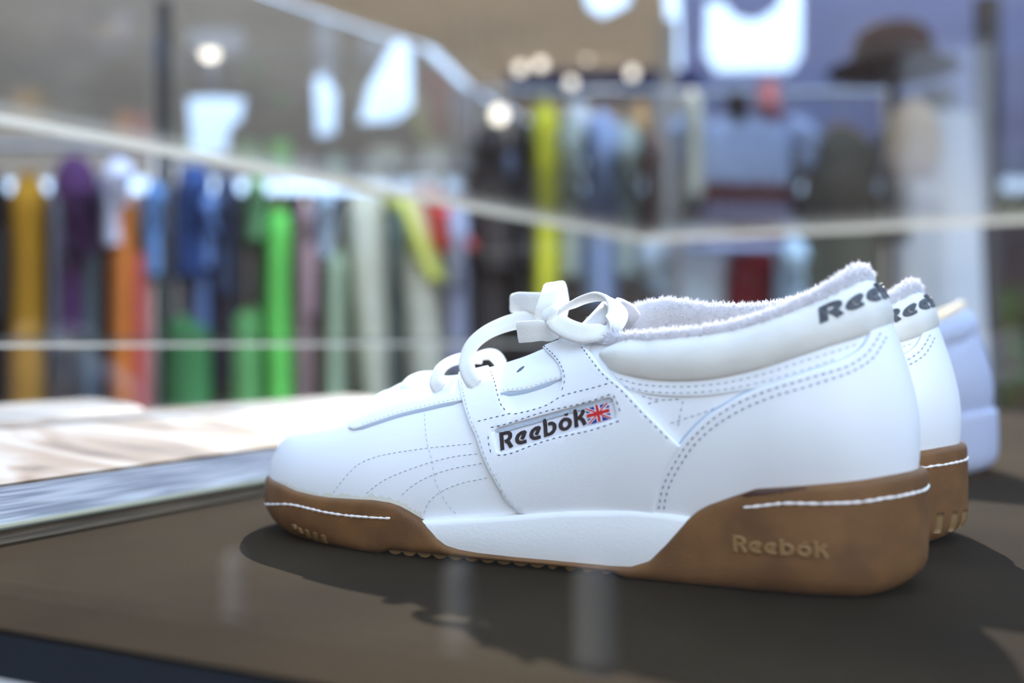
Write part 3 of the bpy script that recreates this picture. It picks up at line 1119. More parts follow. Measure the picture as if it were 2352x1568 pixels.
    for side in (-1, 1):
        for sx in list(np.arange(.097, .160, .0069)) + [.1655, .1725, .1795, .187]:
            if proto is None:
                o = proto = lug((V, fs))
            else:
                o = proto.copy()
                COL.objects.link(o)
            idx = [i for i in range(n) if (OUT[i, 1] < 0) == (side < 0)]
            tt = float(np.interp(sx, *(lambda ii: (np.sort(OUT[ii, 0]), OUT[ii, 1][np.argsort(OUT[ii, 0])]))(np.array(idx))))
            o.location = (sx, tt - side * .0095, 0)
            o.scale = (1 if sx < .16 else .62, -side, 1)

    # yellowed glue along the feather line of the toe
    gl = inv([(640, 1104), (683, 1124), (718, 1133), (760, 1137), (821, 1141), (880, 1146), (915, 1155), (945, 1172), (968, 1187)])
    c = smooth_path(gl, n=60)
    V = np.concatenate([upper(c[:, 0], c[:, 1] - .05, .0003), upper(c[:, 0], c[:, 1] + .012 + nrng.normal(0, .008, 60), .0002)])
    mesh_obj('glue_line', V, [(i, i + 1, 61 + i, 60 + i) for i in range(59)], SM['glue'], root)

    # --- laces
    L, lm = [], SM['lace']
    fw = np.array([0, -1.0, 0])

    def across(pts, tilt=(0, 0, 0)):
        P = np.array(pts)
        T = np.gradient(P, axis=0)
        W = np.cross(T, np.array([0, -1.0, .25]) + np.array(tilt))
        return W / (np.linalg.norm(W, axis=1)[:, None] + 1e-12)
    pts = [px(1096, 884, -.0262), px(1084, 872, -.0255), px(1074, 850, -.0232), px(1071, 826, -.020), px(1085, 792, -.016), px(1114, 766, -.012), px(1146, 750, -.008), px(1182, 738, -.005), px(1231, 729, -.003), px(1256, 722, -.002)]
    lace = ribbon('lace', pts, across(pts), [.0058, .0066, .0072, .0066, .0066, .0066, .0068, .0072, .0075, .007], root, lm)
    pts = [px(1012, 893, -.0235), px(1003, 884, -.0235), px(1003, 866, -.021), px(1012, 848, -.0175), px(1030, 833, -.012), px(1049, 826, -.007), px(1072, 822, -.001), px(1100, 822, .006)]
    ribbon('lace_row', pts, across(pts), .0062, lace, lm)
    pts = [px(938, 908, -.0195), px(931, 899, -.019), px(934, 885, -.0165), px(948, 872, -.012), px(972, 865, -.006), px(1000, 864, .001), px(1020, 868, .008)]
    ribbon('lace_row', pts, across(pts), .0062, lace, lm)
    pts = [px(858, 946, -.015), px(852, 938, -.0145), px(856, 926, -.012), px(872, 914, -.008), px(895, 903, -.003), px(915, 900, .004)]
    ribbon('lace_row', pts, across(pts), .0052, lace, lm)
    pts = [px(1070, 842, -.004), px(1092, 822, .006), px(1120, 814, .013), px(1140, 820, .019), px(1150, 834, .022)]
    ribbon('lace_row', pts, across(pts), .0056, lace, lm)
    # bow: knot, left loop, tail, big right loop
    up_ = np.array([0, 0, 1.0])
    pts = [px(1262, 748, -.004), px(1254, 733, -.0115), px(1255, 708, -.0135), px(1262, 682, -.010), px(1270, 660, -.004), px(1274, 653, .002), px(1280, 668, .008), px(1285, 700, .0095), px(1280, 735, .006)]
    ribbon('lace_knot', pts, [(1, 0, .12)] * 9, [.0085, .0095, .0095, .0092, .0092, .0092, .0092, .0092, .0085], lace, lm, thick=.0022)
    pts = [px(1262, 697, -.005), px(1228, 696, -.004), px(1192, 695, .000), px(1179, 696, .004), px(1178, 697, .010), px(1190, 697, .015), px(1230, 696, .014), px(1270, 696, .006)]
    ribbon('lace_loop', pts, [(0, 0, 1)] * 8, [.0092, .0092, .0092, .0082, .0080, .009, .0092, .0092], lace, lm)
    pts = [px(1282, 757, -.012), px(1262, 762, -.0165), px(1240, 759, -.0185), px(1216, 761, -.0195), px(1190, 763, -.0195)]
    ribbon('lace_tail', pts, [(.1, -.35, .9), (.1, -.3, .95), (.05, -.25, 1), (0, -.2, 1), (0, -.2, 1)], [.007, .0078, .0086, .0088, .0088], lace, lm, thick=.002)
    pts = [px(1266, 700, -.010), px(1264, 716, -.017), px(1278, 738, -.021), px(1308, 757, -.0235), px(1345, 766, -.0245), px(1385, 759, -.0235), px(1412, 738, -.020), px(1418, 710, -.0145), px(1404, 690, -.0125), px(1374, 681, -.0105), px(1342, 688, -.0095), px(1310, 703, -.0085), px(1285, 716, -.007)]
    wds = [(.9, -.2, .5), (.85, -.35, .2), (.5, -.5, -.6), (.15, -.45, -.9), (0, -.42, -.9), (-.35, -.6, -.65), (-.6, -.75, -.25), (-.6, -.8, .1), (-.35, -.9, .3), (.0, -.95, .3), (.1, -1, .2), (.2, -.9, .1), (.3, -.8, -.2)]
    ribbon('lace_loop', pts, wds, .0084, lace, lm, thick=.0021, n=110)
    return root



# ---------------------------------------------------------------- the setting
PF = np.array([.9099, -.4149])                         # along the front of the display case
FL, FR, BR, BL = np.array([-.540, .471]), np.array([.288, .094]), np.array([1.000, 1.137]), np.array([.2075, 1.563])
LID = .247
nf = np.array([-.4149, -.9099])                        # outward, to the viewer

ground = MB().box(-9, 9, -9, 12, GROUND - .05, GROUND).build('floor', mat('dark_asphalt', (.055, .054, .052), .9, .1, .4, 60, vary=.3, vscale=6))
tag(ground, 'dark asphalt of the market street', kind='structure')
wall = MB().box(-2.6, 9, -7.3, -7.0, GROUND, 4.2)
wall = wall.build('wall_street_fill', mat('white_render', (.78, .76, .73), .9, .2, .3, 30, vary=.1, vscale=3))
tag(wall, 'sunlit white rendered house front across the street', kind='structure')
wall2 = MB().box(-9, -2.62, -7.3, -6.9, GROUND, 6.0).build('wall_brick_shade', mat('dark_brick', (.10, .075, .06), .9, .2, .3, 30, vary=.3, vscale=8))  # unseen dark wall, added to cut sky and darken pane reflections
tag(wall2, 'unseen dark brick front added to keep the pane reflections dark', kind='structure')
for k, (x0, x1) in enumerate([(-1.2, -.2), (2.0, 3.0), (5.4, 6.4)]):
    dr = MB().box(x0, x1, -7.02, -6.96, GROUND, GROUND + 2.3).build('door_%d' % (k + 1), mat('dark_door', (.05, .06, .07), .5, .4, vary=.2))  # doors added to put dark columns into the pane reflection
    tag(dr, 'dark door added to the white fill wall for columns in the pane reflection', kind='structure')
    MB().box(x0 - .09, x0, -7.0, -6.93, GROUND, GROUND + 2.39).build('door_frame', SM['leather2'], dr)
    MB().box(x1, x1 + .09, -7.0, -6.93, GROUND, GROUND + 2.39).build('door_frame', SM['leather2'], dr)
for nm, x0, x1, lab in (('wall_left_shade', -4.4, -4.2, 'unseen dark brick wall added to shade the toe side'), ('wall_right_shade', 5.6, 5.8, 'unseen dark brick wall added to block the low sky')):
    w_ = MB().box(x0, x1, -6.9, 2.6 if x0 < 0 else 7.3, GROUND, 7.0 if x0 < 0 else 2.3).build(nm, wall2.data.materials[0])  # unseen side walls added to block low sky and dim the toe
    tag(w_, lab, kind='structure')

w_ = MB().box(-5.8, -4.2, 2.62, 2.8, GROUND, 2.3).box(-5.8, -5.6, 2.8, 7.3, GROUND, 2.3).build('wall_corner', wall2.data.materials[0])
tag(w_, 'low dark brick wall stepping back beside the clothes stalls', kind='structure')

# ---- the display case
GL = glass_mat('clear_glass')
EDGE = mat('polished_glass_edge', (.86, .84, .78), .35, .6, trans=.35)
EDGE2 = mat('green_glass_edge', (.10, .12, .11), .2, .6)
case = empty('display_case', ((FL[0] + BR[0]) / 2, (FL[1] + BR[1]) / 2, GROUND))
tag(case, 'glass display case on a dark brown plinth holding sneakers and magazines', 'display case')
CM = Matrix.Translation(-Vector(case.location))


def cbuild(mb, name, m, smooth=False):
    mb.v = [tuple(CM @ Vector(v)) for v in mb.v]
    return mb.build(name, m, case, smooth)


def norm(v):
    return v / np.linalg.norm(v)


TOPM = mat('dark_brown_board', lin((41, 32, 20)), .85, .03, .35, 900, vscale=9, col2=lin((32, 24, 15)))
outl = [FL + nf * .0, FR, BR, BL]
ctr = sum(outl) / 4
outm = [p + norm(p - ctr) * .05 for p in outl]
topl = [FL - nf * .006, FR - nf * .006, outm[1] + (FR - outm[1]) * .3, outm[2], outm[3], outm[0] + (FL - outm[0]) * .3]
cbuild(MB().prism([tuple(p) for p in topl], -.035, 0), 'table_top', TOPM)
cbuild(MB().prism([tuple(ctr + (p - ctr) * .93) for p in outl], GROUND, -.035), 'plinth', mat('plinth_paint', lin((60, 56, 52)), .6))
e = .031
cbuild(MB().prism([tuple(FL), tuple(FL + nf * e), tuple(FR + nf * e), tuple(FR)], -.035, .0012), 'front_gasket', mat('black_rubber_gasket', (.006, .007, .009), 1.0, 0))
cbuild(MB().prism([tuple(FL + nf * e), tuple(FL + nf * (e + .0025)), tuple(FR + nf * (e + .0025)), tuple(FR + nf * e)], -.035, .002), 'front_rim', mat('brushed_steel_rim', (.45, .45, .45), .4, .5, metal=1))


def pane(a, b, name, z0, z1, th=.006, inward=None):
    d = norm(b - a)
    n_ = np.array([-d[1], d[0]])
    if n_ @ (ctr - a) < 0:
        n_ = -n_
    cbuild(MB().prism([tuple(a), tuple(b), tuple(b + n_ * th), tuple(a + n_ * th)], z0, z1), name, GL)
    return n_


pane(FL, BL, 'glass_pane', .0002, LID)
pane(BL, BR, 'glass_pane', .0002, LID)
pane(FR, BR, 'glass_pane', .0002, LID)
pane(FL, FR, 'glass_pane', -.02, LID)
cbuild(MB().prism([tuple(p) for p in (FL, FR, BR, BL)], LID + .0005, LID + .0065), 'glass_lid', GL)
for a, b in ((FL, BL), (BL, BR)):
    d = norm(b - a)
    n_ = np.array([-d[1], d[0]])
    if n_ @ (ctr - a) > 0:
        n_ = -n_
    cbuild(MB().prism([tuple(a), tuple(b), tuple(b + n_ * .006), tuple(a + n_ * .006)], LID - .003, LID + .0055), 'glass_edge', EDGE)
# glass side shelf fixed outside the left pane, at eye height
d = norm(BL - FL)
n_ = np.array([d[1], -d[0]])
if n_ @ (ctr - FL) > 0:
    n_ = -n_
sa, sb = FL + n_ * .001, BL + d * .12 + n_ * .001
cbuild(MB().prism([tuple(sa), tuple(sb), tuple(sb + n_ * .30), tuple(sa + n_ * .30)], .0838, .0915), 'side_shelf', GL)
cbuild(MB().prism([tuple(sa + n_ * .0), tuple(sb), tuple(sb - n_ * .0006), tuple(sa - n_ * .0006)], .0833, .0856), 'shelf_edge', EDGE)
cbuild(MB().prism([tuple(sa + n_ * .0), tuple(sb), tuple(sb - n_ * .0006), tuple(sa - n_ * .0006)], .0905, .0917), 'shelf_edge', EDGE2)

near_shoe = make_shoe()
tag(near_shoe, 'white leather sneaker with gum sole and tied bow standing in front of its twin', 'sneaker')
for c in near_shoe.children:
    if c.name.startswith('outsole'):
        c['label'] = 'brown gum rubber cup sole with raised lettering'
    if c.name.startswith('collar') and not c.name.startswith('collar_'):
        c['label'] = 'yellowed padded ankle collar'

# the twin, one step further in
twin = copy_tree(near_shoe)
tag(twin, 'white leather sneaker with gum sole mostly hidden behind its twin', 'sneaker')
twin.location = (SO[0] + AX[0] * .0056 + BX[0] * .1029, SO[1] + AX[1] * .0056 + BX[1] * .1029, 0)
near_shoe['group'] = twin['group'] = 'pair of white gum soled sneakers'


def subtree(o):
    for c in o.children:
        yield c
        yield from subtree(c)


for c in list(subtree(twin)):
    if c.name.split('.')[0] in ('lace_loop', 'lace_knot', 'lace_tail'):
        c.location = (.0, .0, -.009)
for k in range(4):                                     # ribs at the back of the twin's heel
    p0 = _nearp[-1] - .034 + k * .0085
    V, fs = [], []
    for i, zz in enumerate(np.linspace(.0055, .0145, 5)):
        for dx, lf in ((-1, -.0004), (-.6, .0011), (.6, .0011), (1, -.0004)):
            V.append(sole_wall(np.array([p0 + dx * .0019 + i * .0003]), zz, lf)[0])
    for kk in range(4):
        for j in range(3):
            fs.append((kk * 4 + j, kk * 4 + j + 1, kk * 4 + 5 + j, kk * 4 + 4 + j))
    fs += [(0, 1, 2, 3), (16, 19, 18, 17)]
    sole_t = [c for c in twin.children if c.name.startswith('outsole')][0]
    mesh_obj('tread_rib', V, fs, SM['lug'], sole_t)

# an all white sneaker further back
white = copy_tree(near_shoe)
tag(white, 'all white sneaker with white sole standing behind the gum soled pair', 'sneaker')
del white['group']
white.location = (.062, .800, 0)
white.rotation_euler = (0, 0, -PHI + .04)
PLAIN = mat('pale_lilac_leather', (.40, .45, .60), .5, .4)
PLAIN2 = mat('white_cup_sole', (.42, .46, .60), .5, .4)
TAN = mat('tan_heel_lining', lin((215, 195, 165)), .8)
DROP = ('letter', 'label_border', 'shaded_stitching', 'label_patch', 'flag_ground', 'flag_white_bar', 'flag_red_bar', 'glue_stain', 'glue_line', 'sole_thread', 'terry_pile')
for c in [c for c in subtree(white) if c.name.split('.')[0] in DROP]:
    bpy.data.objects.remove(c, do_unlink=True)
for c in subtree(white):
    b = c.name.split('.')[0]
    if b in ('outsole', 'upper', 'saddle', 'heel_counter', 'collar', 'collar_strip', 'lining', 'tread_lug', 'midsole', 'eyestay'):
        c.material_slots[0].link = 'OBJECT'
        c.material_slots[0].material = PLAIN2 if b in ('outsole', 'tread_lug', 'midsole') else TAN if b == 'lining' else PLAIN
    if 'label' in c:
        del c['label']

# ---------------------------------------------------------------- magazines
PAGE = mat('page_paper', (.30, .285, .265), .55, .4)


def stripes_mat(name, c1, c2, scale):
    m = mat(name, c1, .7)
    nt = m.node_tree
    tc = nt.nodes.new('ShaderNodeTexCoord')
    mp = nt.nodes.new('ShaderNodeMapping')
    mp.inputs['Scale'].default_value = (.02, .02, 1)
    nz = nt.nodes.new('ShaderNodeTexNoise')
    nz.inputs['Scale'].default_value = scale
    mx = nt.nodes.new('ShaderNodeMix')
    mx.data_type = 'RGBA'
    mx.inputs['A'].default_value = (*c1, 1)
    mx.inputs['B'].default_value = (*c2, 1)
    nt.links.new(tc.outputs['Object'], mp.inputs[0])
    nt.links.new(mp.outputs[0], nz.inputs['Vector'])
    mr = nt.nodes.new('ShaderNodeMapRange')
    mr.inputs[1].default_value = .4
    mr.inputs[2].default_value = .6
    nt.links.new(nz.outputs[0], mr.inputs[0])
    nt.links.new(mr.outputs[0], mx.inputs[0])
    nt.links.new(mx.outputs['Result'], nt.nodes['Principled BSDF'].inputs['Base Color'])
    return m


def photo_mat(name, cols, scale, seed, stretch=(1, 3, 1)):
    """printed picture: blurred patches of ink"""
    m = mat(name, cols[0], .45, .5)
    nt = m.node_tree
    tc = nt.nodes.new('ShaderNodeTexCoord')
    mp = nt.nodes.new('ShaderNodeMapping')
    mp.inputs['Scale'].default_value = stretch
    mp.inputs['Location'].default_value = (seed, seed * .7, 0)
    mp.inputs['Rotation'].default_value = (0, 0, .4)
    nz = nt.nodes.new('ShaderNodeTexNoise')
    nz.inputs['Scale'].default_value = scale
    nz.inputs['Detail'].default_value = 3
    nz.inputs['Distortion'].default_value = .6
    cr = nt.nodes.new('ShaderNodeValToRGB')
    while len(cr.color_ramp.elements) < len(cols):
        cr.color_ramp.elements.new(.5)
    for i, c in enumerate(cols):
        cr.color_ramp.elements[i].position = .3 + .4 * i / (len(cols) - 1)
        cr.color_ramp.elements[i].color = (*c, 1)
    nt.links.new(tc.outputs['Object'], mp.inputs[0])
    nt.links.new(mp.outputs[0], nz.inputs['Vector'])
    nt.links.new(nz.outputs[0], cr.inputs[0])
    nt.links.new(cr.outputs[0], nt.nodes['Principled BSDF'].inputs['Base Color'])
    return m


EDGEP = stripes_mat('page_edges', lin((215, 216, 222)), lin((150, 153, 164)), 900)
PHOTO = photo_mat('printed_photo', [lin((66, 46, 32)), lin((124, 102, 82)), lin((148, 139, 130)), lin((152, 146, 138))], 9, 3.0)
PHOTO2 = photo_mat('printed_photo_pale', [lin((116, 108, 101)), lin((140, 132, 125)), lin((148, 143, 138))], 8, 7.0)


def magazine(loc, rz, label, width, length, prof, base_z, cover, pics, group):
    """an open magazine: local x across the spread (away), y along the spine"""
    r = empty('magazine', (loc[0], loc[1], base_z), rz)
    tag(r, label, 'magazine', group)
    mb = MB()
    mb.box(-.003, width + .003, -.003, length + .003, 0, .0012)
    mb.build('cover', cover, r, False)
    xs = np.linspace(0, 1, 33)
    zs = hermite([p[0] for p in prof], [p[1] for p in prof], xs)
    gut = prof[[p[2] for p in prof].index(1)][0] if any(p[2] for p in prof) else 1.0
    for lo, hi, pm in ((0, gut, pics[0]), (gut, 1.0, pics[1])):
        ix = [i for i, x in enumerate(xs) if lo - 1e-6 <= x <= hi + 1e-6]
        if len(ix) < 2:
            continue
        V, fs = [], []
        m_ = 9
        for i in ix:
            for j in range(m_):
                y = length * j / (m_ - 1)
                V.append((xs[i] * width, y, zs[i] - .0012))
        n_ = len(ix)
        o = len(V)
        for i in ix:
            for j in range(m_):
                V.append((xs[i] * width, length * j / (m_ - 1), .0013))
        for i in range(n_ - 1):
            for j in range(m_ - 1):
                a = i * m_ + j
                fs.append((a, a + m_, a + m_ + 1, a + 1))
                fs.append((o + a, o + a + 1, o + a + m_ + 1, o + a + m_))
            a = i * m_
            fs.append((a, o + a, o + a + m_, a + m_))
            a = i * m_ + m_ - 1
            fs.append((a, a + m_, o + a + m_, o + a))
        for j in range(m_ - 1):
            fs.append((j, j + 1, o + j + 1, o + j))
            a = (n_ - 1) * m_ + j
            fs.append((a, o + a, o + a + 1, a + 1))
        blk = mesh_obj('page_block', V, fs, EDGEP, r, True, 30)
        # the open page on top: a curved sheet of its own
        W2, f2 = [], []
        for t in (0, .0010):
            for i in ix:
                for j in range(m_):
                    y = length * j / (m_ - 1)
                    W2.append((xs[i] * width, y, zs[i] - .0011 + t + .002 * math.sin(3.1 * y / length + xs[i] * 5) * (1 if t else 0) * .4))
        o = n_ * m_
        for i in range(n_ - 1):
            for j in range(m_ - 1):
                a = i * m_ + j
                f2.append((o + a, o + a + m_, o + a + m_ + 1, o + a + 1))
                f2.append((a, a + 1, a + m_ + 1, a + m_))
            a = i * m_
            f2.append((a, a + m_, o + a + m_, o + a))
            a = i * m_ + m_ - 1
            f2.append((a, o + a, o + a + m_, a + m_))
        for j in range(m_ - 1):
            f2.append((j, o + j, o + j + 1, j + 1))
            a = (n_ - 1) * m_ + j
            f2.append((a, a + 1, o + a + 1, o + a))
        mesh_obj('page', W2, f2, pm, blk, True, 30)
    return r


# local +x must point away to the left (-AX), local +y along BX: rotate so that y = BX
MRZ = math.atan2(-AX[1], -AX[0])


def mag_place(P, length):
    """origin for a magazine whose near edge starts at P and runs along BX (local y is -BX, so start at the far end)"""
    return np.array(P) + BX * length


P0 = np.array([-.2330, .4165])
under = empty('magazine', (*mag_place(P0 + AX * .004, .30), 0), MRZ)
tag(under, 'thin brown covered magazine lying flat under the open one', 'magazine', 'magazines in the case')
MB().box(-.002, .215, -.002, .302, 0, .0008).build('cover', mat('brown_cover', lin((120, 106, 88)), .4), under, False)
MB().box(0, .213, 0, .30, .0009, .0052).build('page_block', stripes_mat('brown_page_edges', lin((120, 104, 84)), lin((84, 74, 62)), 700), under, False)
MB().box(-.002, .215, -.002, .302, .0053, .0062).build('cover', mat('dark_cover', lin((62, 58, 48)), .4), under, False)
magazine(mag_place(P0, .30), MRZ, 'thick open magazine with a brown printed photo on its curved page', .42, .30,
         [(0, .0185, 0), (.2, .024, 0), (.38, .030, 0), (.47, .024, 0), (.5, .010, 1), (.53, .022, 0), (.64, .033, 0), (.85, .028, 0), (1, .017, 0)],
         .0063, mat('cream_cover', lin((196, 190, 160)), .4), (PHOTO, PHOTO2), 'magazines in the case')
magazine(mag_place(P0 + BX * .325 + AX * .03, .26), MRZ, 'open white paged magazine lying behind the thick open magazine', .40, .26,
         [(0, .012, 0), (.2, .020, 0), (.38, .027, 0), (.47, .020, 0), (.5, .008, 1), (.53, .018, 0), (.66, .030, 0), (.85, .024, 0), (1, .012, 0)],
         .0, mat('white_cover', (.75, .75, .77), .4), (PAGE, PHOTO2), 'magazines in the case')

# ---------------------------------------------------------------- awnings over the stalls behind
def plane_pt(u, v, z):
    Y = (z - HC) * FPX / (CY - v)
    return np.array([(u - CX) * Y / FPX, Y])


def canvas(name, label, poly, gaps, z, m, group='awnings over the stalls'):
    V, T, border, D = flat_fill(np.array(poly, float), [np.array(g) for g in gaps], .25, .45, .03)
    sag = -.05 * np.minimum(D, .6) / .6 + .015 * np.sin(V[:, 0] * 3.1) * np.sin(V[:, 1] * 2.3)
    n0 = len(V)
    vs = [(x, y, z + s_) for (x, y), s_ in zip(V, sag)] + [(x, y, z + s_ + .008) for (x, y), s_ in zip(V, sag)]
    fs = [tuple(reversed(f)) for f in T] + [tuple(i + n0 for i in f) for f in T] + [(a, b, b + n0, a + n0) for a, b in border]
    o = mesh_obj(name, vs, fs, m, None, True, 40)
    return tag(o, label, 'awning', group)


DK = mat('dark_steel', lin((70, 66, 64)), .5, .5)
GAPS = {
    'l': [[(432, 238), (500, 236), (562, 242), (552, 292), (527, 312), (521, 372), (440, 368)],
          [(722, 205), (745, 195), (772, 235), (770, 325), (728, 332)],
          [(905, 118), (925, 116), (944, 135), (946, 275), (905, 300), (826, 302), (850, 220)]],
    'c': [[(1345, -6), (1440, -6), (1446, 48), (1385, 76), (1348, 52)]],
    'r': [[(1624, 40), (1662, 42), (1690, 72), (1738, 78), (1790, 45), (1802, -10), (1842, -10), (1840, 150), (1815, 190), (1645, 190), (1620, 150)]],
}
HA = 1.25
XL = [(3.15, -.98), (3.39, -.794), (3.94, -.36), (4.56, -.24), (5.61, .204), (7.2, .60)]
xr = lambda Y: .52 + (Y - 3.39) * .18
AW_L = mat('grey_canvas', lin((208, 202, 194)), .9, .2, trans=.45, vscale=1.6, col2=lin((140, 138, 136)))
AW_C = mat('beige_canvas', lin((216, 202, 184)), .9, .2, trans=.45, vscale=1.2, col2=lin((150, 138, 128)))
AW_R = mat('slate_canvas', lin((190, 196, 220)), .9, .2, trans=.45, vscale=1.2, col2=lin((120, 128, 158)))
Y0, Y1 = 3.15, 7.2
sh = .05
canvas('awning', 'grey canvas awning with torn gaps over the clothes rails', [(-5.5, Y0)] + [(x, y) for y, x in XL] + [(-5.5, Y1)],
       [[plane_pt(*p, HA - .04) for p in g] for g in GAPS['l']], HA, AW_L)
canvas('awning', 'beige canvas awning with a dark blue valance', [(xr(Y0), Y0), (xr(Y1), Y1)] + [(x + sh, y) for y, x in XL[::-1]],
       [[plane_pt(*p, HA - .04) for p in g] for g in GAPS['c']], HA, AW_C)
canvas('awning', 'slate blue canvas awning with a wide scooped gap', [(xr(Y0) + sh, Y0), (5.5, Y0), (5.5, Y1), (xr(Y1) + sh, Y1)],
       [[plane_pt(*p, HA - .04) for p in g] for g in GAPS['r']], HA, AW_R)
awc = bpy.data.objects['awning.001']


def cloth_sheet(name, x0, x1, y, z0, z1, m, parent=None, folds=18, amp=.02, th=.006):
    n_ = folds * 4 + 1
    V, fs = [], []
    for side in (0, 1):
        for i in range(n_):
            x = x0 + (x1 - x0) * i / (n_ - 1)
            for j in range(5):
                f = j / 4
                V.append((x, y + side * th + amp * (.3 + .7 * (1 - f)) * math.sin(i * math.pi / 2 + .6 * math.sin(i * .7)), z0 + (z1 - z0) * f))
    o = n_ * 5
    for i in range(n_ - 1):
        for j in range(4):
            a = i * 5 + j
            fs.append((a, a + 5, a + 6, a + 1))
            fs.append((o + a, o + a + 1, o + a + 6, o + a + 5))
        a = i * 5
        fs.append((a, o + a, o + a + 5, a + 5))
        a = i * 5 + 4
        fs.append((a, a + 5, o + a + 5, o + a))
    for j in range(4):
        fs.append((j, j + 1, o + j + 1, o + j))
        a = (n_ - 1) * 5 + j
        fs.append((a, o + a, o + a + 1, a + 1))
    return mesh_obj(name, V, fs, m, parent, True, 60)


cloth_sheet('valance', -.02, .80, 4.2, 1.10, 1.235, mat('navy_canvas', lin((84, 100, 170)), .9, .2, trans=.3), awc, 10, .03)
bt = cloth_sheet('back_curtain', -5.4, 5.4, 7.15, GROUND, 1.16, mat('dark_grey_canvas', lin((140, 130, 122)), .9, .2, vscale=.9, col2=lin((80, 76, 78))), None, 60, .06)
tag(bt, 'dark grey canvas curtain closing the back of the stalls', 'curtain')


def post(name, label, u, Y, r, m, top=HA - .055, square=False):
    x = (u - CX) * Y / FPX
    o = empty(name, (x, Y, GROUND))
    tag(o, label, 'pole', 'awning poles')
    if square:
        MB().box(-r, r, -r, r, .02, top - GROUND).build('shaft', m, o, False)
    else:
        MB().tube([(0, 0, .02), (0, 0, top - GROUND)], r, 14).build('shaft', m, o)
    MB().box(-r * 2.4, r * 2.4, -r * 2.4, r * 2.4, 0, .02).build('foot_plate', m, o, False)
    return o


post('awning_pole', 'dark steel awning pole between the orange dress and the navy jacket', 376, 3.25, .024, DK)
post('awning_pole', 'pale beige awning pole beside the brown jacket', 1534, 3.45, .030, mat('beige_paint', lin((190, 182, 172)), .5))
post('awning_pole', 'thick dark awning pole beside the pale grey pillar', 2268, 3.22, .040, DK)
post('awning_pole', 'slim grey awning pole behind the cream trousers', 1010, 6.6, .03, mat('grey_paint', lin((150, 150, 150)), .5))

# ---------------------------------------------------------------- clothes
GM = {}


def cloth(c):
    if c not in GM:
        a = lin(c)
        k = 1.42
        GM[c] = mat('cloth_%d' % len(GM), tuple(min(.93, x * k) for x in a), .9, .15, .5, 40, vary=.16, vscale=9)
    return GM[c]


WOOD = mat('hanger_wood', lin((150, 115, 80)), .6)
STEEL = mat('rail_steel', (.55, .55, .55), .35, .5, metal=1)


